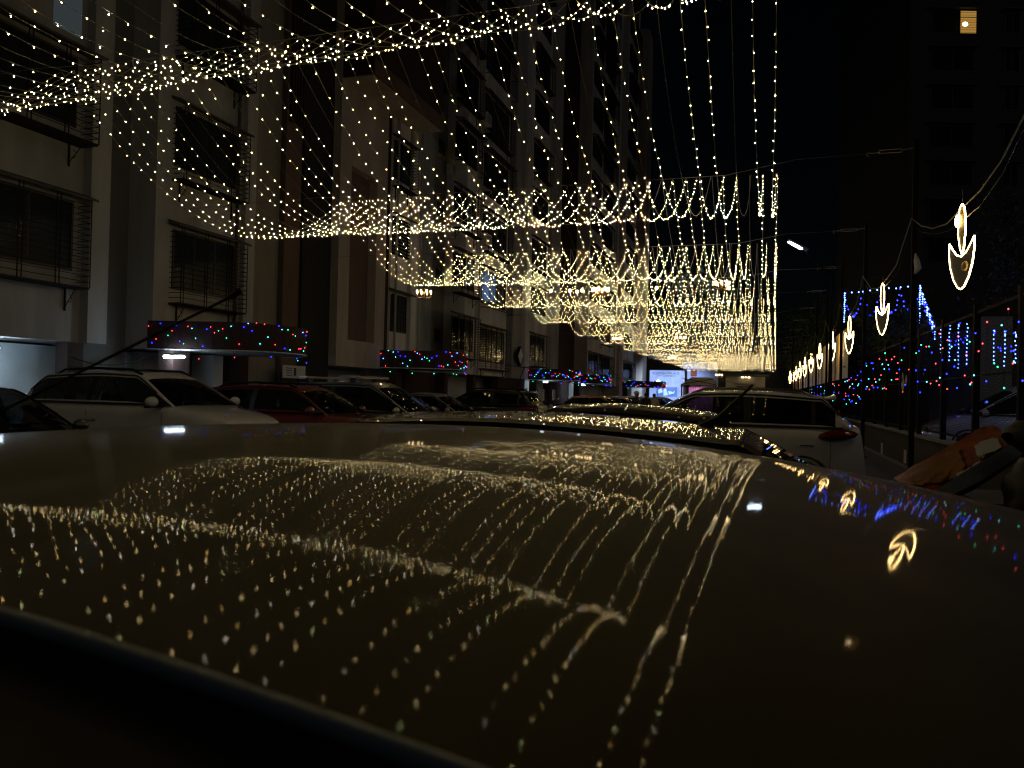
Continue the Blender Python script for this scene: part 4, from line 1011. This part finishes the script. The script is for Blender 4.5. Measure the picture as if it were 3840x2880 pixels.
MB().tube([(lp.x + 1, lp.y, 0), (lp.x + 1, lp.y, lp.z - .3), tuple(lp)], .04, 6).build('pole', M['black'], t)
# ================================================================= TREES
def tree(loc, h, cr, n, label, seed, mat='leaf', trunk=.18, lean=(0, 0)):
    rnd = np.random.RandomState(seed)
    t = thing('tree', loc, label, 'tree', 'trees beyond the fence')
    tm = MB(); top = Vector((lean[0], lean[1], h * .62))
    tm.tube([(0, 0, 0), (lean[0] * .3, lean[1] * .3, h * .25), (lean[0] * .6 + .1, lean[1] * .6, h * .45), tuple(top)], [trunk, trunk * .8, trunk * .6, trunk * .35], 8)
    clumps = []
    for k in range(11):
        a = rnd.uniform(0, 6.28); el = rnd.uniform(-.1, 1.1); s0 = rnd.uniform(.45, 1); b0 = Vector((lean[0] * .6, lean[1] * .6, h * .45)).lerp(top, rnd.rand())
        e = b0 + Vector((math.cos(a) * math.cos(el), math.sin(a) * math.cos(el), math.sin(el) * .9)) * cr * s0
        tm.tube([tuple(b0), tuple(b0.lerp(e, .5) + Vector((0, 0, .15))), tuple(e)], [trunk * .35, trunk * .2, trunk * .06], 5); clumps.append((e, cr * rnd.uniform(.28, .5)))
        for q in range(2):
            e2 = e + Vector(rnd.uniform(-1, 1, 3)) * cr * .4; tm.tube([tuple(e), tuple(e2)], [trunk * .08, .01], 4); clumps.append((e2, cr * rnd.uniform(.18, .35)))
    tm.build('trunk', M['bark'], t, True)
    c = MB()
    vs = []; fs = []
    for i in range(n):
        ce, r = clumps[rnd.randint(len(clumps))]; p = rnd.normal(size=3); p /= np.linalg.norm(p); q = np.array(ce) + p * r * rnd.uniform(.4, 1.05)
        a = rnd.normal(size=3); a /= np.linalg.norm(a); b = np.cross(a, rnd.normal(size=3)); b /= np.linalg.norm(b); s = rnd.uniform(.05, .11)
        k = len(vs); vs += [tuple(q - a * s), tuple(q + b * s * .45), tuple(q + a * s), tuple(q - b * s * .45)]; fs.append((k, k + 1, k + 2, k + 3))
    c.add(vs, fs); c.build('crown', M[mat], t)
tree((4.4, 58, 0), 7.0, 3.4, 9000, 'green tree lit by the strands at the right end of the swags', 1)
tree((5.6, 44, 0), 8.5, 3.2, 9000, 'tall dark tree behind the yellow lit sheets', 2)
tree((4.9, 30.5, 0), 5.6, 1.7, 5000, 'small tree overhanging the first yellow lit sheet', 3)
tree((12, 34, 0), 11, 5, 12000, 'large dark tree above the shed and the blue lights', 4, 'leaf2', .3)
tree((15, 25, 0), 12, 5, 12000, 'large dark tree at the right edge behind the nearest arrow', 5, 'leaf2', .3)
tree((2.5, 92, 0), 7.5, 4.2, 7000, 'dark tree beside the far pale building', 6, 'leaf2', .25)
# ================================================================= FAR END
YF = 92.0
def boxpx(u0, v0, u1, v1, Y, th=.1):
    a = at_y(u0, v0, Y); b = at_y(u1, v1, Y); return (min(a.x, b.x), Y, min(a.z, b.z)), (max(a.x, b.x), Y + th, max(a.z, b.z))
bn = thing('banner', at_y(2500, 1490, YF), 'tall blue banner with printed heading at the end of the lane', 'banner', worldcoords=True)
a, b_ = boxpx(2438, 1388, 2562, 1500, YF); MB().box((a[0], YF, -.0 + .8), b_).build('banner_cloth', M['banner'], bn)
MB().box((a[0] - .06, YF + .1, 0), (a[0], YF + .2, b_[2])).box((b_[0], YF + .1, 0), (b_[0] + .06, YF + .2, b_[2])).build('banner_frame', M['steel'], bn)
def text(s, loc, size, mat, parent, rx=90, rz_=0):
    cu = bpy.data.curves.new('lettering', 'FONT'); cu.body = s; cu.size = size; cu.extrude = .01; cu.align_x = 'CENTER'; cu.align_y = 'CENTER'; cu.materials.append(mat)
    o = bpy.data.objects.new('lettering', cu); C.objects.link(o); o.rotation_euler = (R(rx), 0, R(rz_))
    me = bpy.data.meshes.new_from_object(o); me.materials.clear(); me.materials.append(mat); bpy.data.objects.remove(o)
    o = bpy.data.objects.new('lettering', me); C.objects.link(o); o.rotation_euler = (R(rx), 0, R(rz_))
    if parent is not None:
        o.parent = parent; q = parent.get('_o') or [0, 0, 0]; o.location = (loc[0]-q[0], loc[1]-q[1], loc[2]-q[2])
    else: o.location = loc
    return o
cx = (a[0] + b_[0]) / 2
p = at_y(2494, 1400, YF); text('KUKREJA PALACE', (cx - .1, YF - .012, p.z), .40, M['ink'], bn); p = at_y(2494, 1409, YF); text('23rd Celebration', (cx - .1, YF - .012, p.z), .32, M['ink'], bn)
# printed dancing figure in pale blue on the lower half of the banner
def flat(pts, Y, mat, name='printed_shape'):
    q = [at_y(u, v, Y) for u, v in pts]; m_ = MB().add([(p.x, Y, p.z) for p in q], [tuple(range(len(q)))]); return m_.build(name, M[mat], bn)
flat([(2460, 1452), (2540, 1452), (2540, 1488), (2460, 1488)], YF - .006, 'bannerblue')
for pts in ([(2488,1463),(2496,1452),(2501,1466),(2505,1482),(2488,1484)], [(2464,1462),(2480,1456),(2486,1470),(2470,1476)], [(2506,1466),(2524,1470),(2531,1464),(2528,1475),(2508,1480)], [(2493,1446),(2497,1442),(2502,1446),(2500,1452),(2494,1452)]):
    flat(pts, YF - .012, 'bannerlight')
b2 = thing('banner', at_y(2626, 1390, YF + 1), 'second pale banner behind the pink tent roof', 'banner', worldcoords=True)
a, b_ = boxpx(2564, 1358, 2690, 1425, YF + 1.2); MB().box(a, b_).build('banner_cloth', M['banner'], b2); c_ = boxpx(2590, 1385, 2612, 1412, YF + 1.1, .05); MB().box(*c_).build('printed_shape', M['orange'], b2)
MB().box((a[0] - .06, YF + 1.3, 0), (a[0], YF + 1.4, b_[2])).box((b_[0], YF + 1.3, 0), (b_[0] + .06, YF + 1.4, b_[2])).build('banner_frame', M['steel'], b2)
# flood lamp that lights the banner
fp = at_y(2468, 1430, 84)
t = thing('flood_lamp', tuple(fp), 'bright white flood lamp above the last porch canopy', 'lamp')
MB().ell((0, 0, 0), (.16, .1, .14), 10, 6).build('lamp', M['e_flood'], t, True); MB().box((-.2, -.02, -.17), (.2, .12, -.14)).build('bracket', M['black'], t); MB().cyl((0, .05, -fp.z), (0, .05, -.16), .03, 6).build('stand', M['black'], t)
sp = bpy.data.lights.new('flood_beam', 'SPOT'); sp.energy = 3200; sp.spot_size = R(75); sp.spot_blend = .6; sp.color = (.55, .70, 1); sp.shadow_soft_size = .15
so = bpy.data.objects.new('flood_beam', sp); C.objects.link(so); so.location = fp + Vector((.3, .3, -.3)); so.rotation_euler = (Vector((cx, YF, 2.0)) - so.location).to_track_quat('-Z', 'Y').to_euler()
# tent with pink backdrop
tn = thing('tent', at_y(2620, 1490, 84), 'small fringed tent with a glowing pink backdrop at the lane end', 'tent', worldcoords=True)
pa = at_y(2553, 1442, 82); pb = at_y(2688, 1442, 82); zt = at_y(2620, 1414, 82).z; x0, x1, ze = pa.x, pb.x, pa.z; Y0, Y1 = 82.0, 86.0; xm = (x0 + x1) / 2
MB().add([(x0, Y0, ze), (x1, Y0, ze), (x1, Y1, ze), (x0, Y1, ze), (x0 + 1.0, Y0 + 1, zt), (x1 - .6, Y0 + 1, zt), (x1 - .6, Y1 - 1, zt), (x0 + 1.0, Y1 - 1, zt)], [(0,1,5,4),(1,2,6,5),(2,3,7,6),(3,0,4,7),(4,5,6,7)]).build('roof_cloth', M['tentwhite'], tn)
fr = MB(); n = 44
for k in range(n):
    xa_ = x0 + (x1 - x0) * k / n; xb_ = x0 + (x1 - x0) * (k + .9) / n; dz = .32 + .10 * math.sin(k * 2.2); fr.add([(xa_, Y0 - .02, ze), (xb_, Y0 - .02, ze), (xb_, Y0 - .03, ze - dz), (xa_, Y0 - .03, ze - dz * .8)], [(0, 3, 2, 1)])
tag(fr.build('fringe', M['darkcloth'], tn), kind='stuff')
for xx in (x0 + .05, x1 - .05):
    for yy in (Y0 + .05, Y1 - .05): MB().cyl((xx, yy, 0), (xx, yy, ze), .04, 6).build('tent_pole', M['steel'], tn)
for q in ((x0, x1), (x1, x0)): MB().tube([(q[0], Y0 - .04, ze + .02), (q[1], Y0 + .7, zt - .1)], .03, 4).build('brace', M['black'], tn)
MB().box((x0 + .5, Y1 - .2, 0), (x1 - .2, Y1 - .15, ze - .05)).build('backdrop', M['pink'], tn)
for k in range(3): MB().box((x0 + .06 + k * .18, Y0 + .1, 0), (x0 + .18 + k * .18, Y0 + .16, ze - .1)).build('drape', M['salmon'], tn)
MB().box((x1 - .35, Y0 + .1, 0), (x1 - .05, Y0 + .16, ze - .1)).build('drape', M['salmon'], tn)
MB().tube([((x0 + x1) / 2 + .1, Y0 + 1.5, ze - .45), ((x0 + x1) / 2 + 1.3, Y0 + 1.5, ze - .45)], .045, 6).build('tent_lamp', M['e_flood'], tn)
pl = bpy.data.lights.new('tent_glow', 'POINT'); pl.energy = 70; pl.color = (1, .75, .95); pl.shadow_soft_size = .3; po = bpy.data.objects.new('tent_glow', pl); C.objects.link(po); po.location = (xm, Y0 + 2, ze - .7)
# pale far building with a maroon sign
fb = thing('low_building', at_y(2790, 1490, 80), 'low pale building with a maroon sign board at the lane end', 'building', worldcoords=True)
a, b_ = boxpx(2722, 1412, 2868, 1500, 80, 6); MB().box((a[0], 80, 0), b_).build('wall', M['offwhite'], fb); MB().box((a[0] - .3, 79.6, b_[2]), (b_[0] + .3, 86.2, b_[2] + .25)).build('roof', M['darkgrey'], fb)
a1, b1 = boxpx(2762, 1448, 2826, 1466, 79.9); MB().box((a1[0], 79.93, a1[2]), (b1[0], 79.995, b1[2])).build('sign_board', M['signred'], fb)
p = at_y(2794, 1442, 79.9); text('THE FIRE ROOM', (p.x, 79.97, p.z), .27, M['signred'], fb)
a, b_ = boxpx(2692, 1414, 2722, 1500, 81, 3); MB().box((a[0], 81, 0), b_).build('dark_doorway', M['nearblack'], fb)
MB().tube([at_y(2700, 1425, 78), at_y(2800, 1446, 78), at_y(2872, 1456, 78)], .03, 4).build('wire', M['steel'], fb)
struct(MB().box((-14, 100, 0), (30, 100.4, 7)).build('end_wall', M['darkgrey']))
# ================================================================= ORANGE TARP PILE BY THE FENCE
def lumpy(pts, radii, name, mat, parent=None, flat_=.5, seed=0, amp=.03, n=22, world=True):
    pts = [Vector(p) for p in pts]; G = []
    for i in range(33):
        s = i / 32 * (len(pts) - 1); k = min(int(s), len(pts) - 2); f = s - k; f2 = f * f * (3 - 2 * f)
        c = pts[k].lerp(pts[k+1], f); r = radii[k] + (radii[k+1] - radii[k]) * f2
        t_ = (pts[k+1] - pts[k]).normalized(); a = t_.cross(Vector((0, 0, 1))).normalized(); b = a.cross(t_)
        row = []
        for j in range(n + 1):
            q = 2 * PI * j / n; p = c + a * math.cos(q) * r + b * math.sin(q) * r * flat_
            p += (a * math.cos(q) + b * math.sin(q)) * (noise.noise(p * 7 + Vector((seed, 0, 0))) * amp + noise.noise(p * 22) * amp * .35); row.append(p)
        G.append(row)
    m_ = MB(); 
    m_.grid([[tuple(p) for p in r_] for r_ in G]); return m_.build(name, M[mat], parent, True)
tq = at_d(3560, 1775, 3.95)
tp = thing('tarp_roll', (tq.x, tq.y, 0), 'crumpled orange and amber tarp lying slanted by the fence', 'tarp', worldcoords=True)
def curve_at(pts, s):
    s *= len(pts) - 1; k = min(int(s), len(pts) - 2); f = s - k; return tuple(pts[k][i] + (pts[k+1][i] - pts[k][i]) * f for i in (0, 1))
def drape(top, bot, d0, d1, name, mat, s0=0, s1=1, t0=0, t1=1, off=0, n=46, m=26, seed=0):
    G = []
    for i in range(n + 1):
        s = s0 + (s1 - s0) * i / n; row = []
        for j in range(m + 1):
            t = t0 + (t1 - t0) * j / m; a = curve_at(top, s); b = curve_at(bot, s); u = a[0] + (b[0] - a[0]) * t; v = a[1] + (b[1] - a[1]) * t
            p = at_d(u, v, d0 + (d1 - d0) * t - .05 * math.sin(math.pi * t) - off)
            w_ = noise.noise(p * 4 + Vector((seed, 0, 0))) * .04 + (.5 - abs(noise.noise(Vector((s * 9 + t * 4, t * 3 - s * 5, seed))))) * .045 + (.5 - abs(noise.noise(Vector((s * 26 - t * 6, t * 11, seed + 3))))) * .015
            row.append(p - FH * w_)
        G.append(row)
    back = [[p + FH * .03 for p in r_] for r_ in G]; m_ = MB(); m_.grid([[tuple(p) for p in r_] for r_ in G]); m_.grid([[tuple(p) for p in r_[::-1]] for r_ in back]); return m_.build(name, M[mat], tp, True)
TOPE = [(3362, 1795), (3430, 1748), (3520, 1692), (3615, 1640), (3680, 1606), (3730, 1592), (3760, 1612)]
BOTE = [(3375, 1815), (3450, 1858), (3560, 1868), (3640, 1830), (3720, 1775), (3790, 1720), (3815, 1680)]
drape(TOPE, BOTE, 4.25, 3.8, 'tarp', 'orange')
drape(TOPE, BOTE, 4.25, 3.8, 'amber_fold', 'amber', .12, .46, .14, .62, .03, seed=4)
drape(TOPE, BOTE, 4.25, 3.8, 'white_patch', 'plastic', .60, .78, .30, .55, .05, 10, 8)
drape(TOPE, BOTE, 4.25, 3.8, 'white_patch', 'plastic', .42, .60, .62, .76, .06, 10, 8)
o = thing('plank', at_d(3650, 1790, 3.5), 'long pale grey board leaning below the orange tarp', 'board', worldcoords=True)
m_ = MB().tube([at_d(3505, 1872, 3.45), at_d(3640, 1800, 3.5), at_d(3800, 1700, 3.6)], [.035, .05, .045], 4); m_.build('board', M['greyboard'], o)
o = thing('blue_cover', at_d(3850, 1750, 3.3), 'dark blue plastic cover heaped at the right edge', 'cover', worldcoords=True)
lumpy([at_d(3850, 1990, 3.2), at_d(3890, 1880, 3.25), at_d(3950, 1830, 3.3), at_d(4050, 1800, 3.3)], [.06, .13, .15, .2], 'cover', 'bluetarp', o, 1, 5, .05)
o = thing('sack', at_d(3830, 1640, 3.8), 'pale dusty sack on top of the heap at the right edge', 'sack', worldcoords=True)
lumpy([at_d(3775, 1640, 3.75), at_d(3840, 1635, 3.8), at_d(3950, 1640, 3.85)], [.03, .09, .12], 'sack_cloth', 'sack', o, .8, 6, .03)
o = thing('crate_pile', at_d(3720, 1900, 3.5), 'dark heap of boards and crates under the tarp', 'heap', worldcoords=True)
c = at_d(3780, 1880, 3.9); MB().box((c.x - .38, c.y - .3, 0), (c.x + .6, c.y + .5, 1.02)).build('crate', M['greyboard'], o); MB().box((c.x - .2, c.y - .35, 1.025), (c.x + .5, c.y + .3, 1.08)).build('lid', M['sack'], o)
# ================================================================= PEOPLE at the lane end
def person(x, y, yaw, h, shirt, label, cap=False, legs='darkcloth'):
    s = h / 1.72; t = thing('person', (x, y, 0), label, 'person', 'people standing at the lane end', rotz=yaw)
    J = {'pel': (0,0,.95,.15), 'waist': (0,0,1.08,.135), 'chest': (0,0,1.30,.165), 'neck': (0,0,1.47,.06), 'chin': (.02,0,1.54,.055)}
    E_ = [('pel','waist'), ('waist','chest'), ('chest','neck'), ('neck','chin')]
    for k, sd in (('l', 1), ('r', -1)):
        J['hip'+k] = (0, .10*sd, .90, .10); J['knee'+k] = (.03, .12*sd, .50, .062); J['ank'+k] = (-.02, .12*sd, .09, .042); J['toe'+k] = (.14, .13*sd, .04, .035)
        J['sh'+k] = (0, .19*sd, 1.40, .065); J['elb'+k] = (-.03, .25*sd, 1.12, .045); J['wr'+k] = (.06, .24*sd, .88, .028); J['pm'+k] = (.08, .24*sd, .80, .030)
        E_ += [('pel','hip'+k), ('hip'+k,'knee'+k), ('knee'+k,'ank'+k), ('ank'+k,'toe'+k), ('chest','sh'+k), ('sh'+k,'elb'+k), ('elb'+k,'wr'+k), ('wr'+k,'pm'+k)]
        for f in range(4): J['f%d%s' % (f, k)] = (.10 + .012*f, (.215 + .017*f)*sd, .715 + .008*abs(f-1.5), .009); E_.append(('pm'+k, 'f%d%s' % (f, k)))
        J['th'+k] = (.13, .215*sd, .775, .010); E_.append(('pm'+k, 'th'+k))
    ks = list(J); me = bpy.data.meshes.new('body'); me.from_pydata([Vector(J[k][:3]) * s for k in ks], [(ks.index(a), ks.index(b)) for a, b in E_], [])
    o = bpy.data.objects.new('body', me); C.objects.link(o); o.parent = t
    md = o.modifiers.new('Skin', 'SKIN'); sk = me.skin_vertices[0].data
    for i, k in enumerate(ks): sk[i].radius = (J[k][3]*s, J[k][3]*s)
    sk[0].use_root = True; md.use_smooth_shade = True; o.modifiers.new('Sub', 'SUBSURF').levels = 1; o.modifiers['Sub'].render_levels = 1
    me.materials.append(M[shirt])
    hd = MB().ell((.02*s, 0, 1.63*s), (.098*s, .078*s, .118*s), 14, 10).ell((.118*s, 0, 1.615*s), (.02*s, .014*s, .022*s), 6, 4)
    for sd in (1, -1): hd.ell((.01*s, .08*s*sd, 1.62*s), (.022*s, .01*s, .03*s), 6, 4)
    hd.mat(1)
    for sd in (1, -1): hd.ell((.108*s, .032*s*sd, 1.64*s), (.008*s, .013*s, .007*s), 6, 4)
    hd.ell((.112*s, 0, 1.575*s), (.007*s, .025*s, .006*s), 6, 4)
    hd.build('head', [M['skin'], M['ink']], t, True)
    if cap: MB().ell((.01*s, 0, 1.675*s), (.108*s, .09*s, .085*s), 12, 8).box((.08*s, -.07*s, 1.668*s), (.21*s, .07*s, 1.68*s)).build('cap', M['white'], t, True)
    else: MB().ell((-.005*s, 0, 1.665*s), (.103*s, .087*s, .098*s), 12, 8).build('hair', M['hair'], t, True)
    MB().tube([(0, .10*s, .93*s), (.03*s, .12*s, .5*s), (-.02*s, .12*s, .12*s)], [.115*s, .085*s, .075*s], 10).tube([(0, -.10*s, .93*s), (.03*s, -.12*s, .5*s), (-.02*s, -.12*s, .12*s)], [.115*s, .085*s, .075*s], 10).build('trousers', M[legs], t, True)
    return t
p = at_d(2386, 1500, 31); person(p.x, p.y, R(-25), 1.70, 'darkcloth', 'person in a pale cap and dark shirt beyond the parked cars', cap=True)
p = at_d(2453, 1500, 38); person(p.x, p.y, R(95), 1.63, 'creamcloth', 'person in a cream shirt seen from behind, facing the blue banner')
p = at_d(2422, 1500, 38); person(p.x, p.y, R(100), 1.66, 'darkcloth', 'person in dark clothes standing left of the one in cream')
print('windows', nwin, 'objects', len(bpy.data.objects))
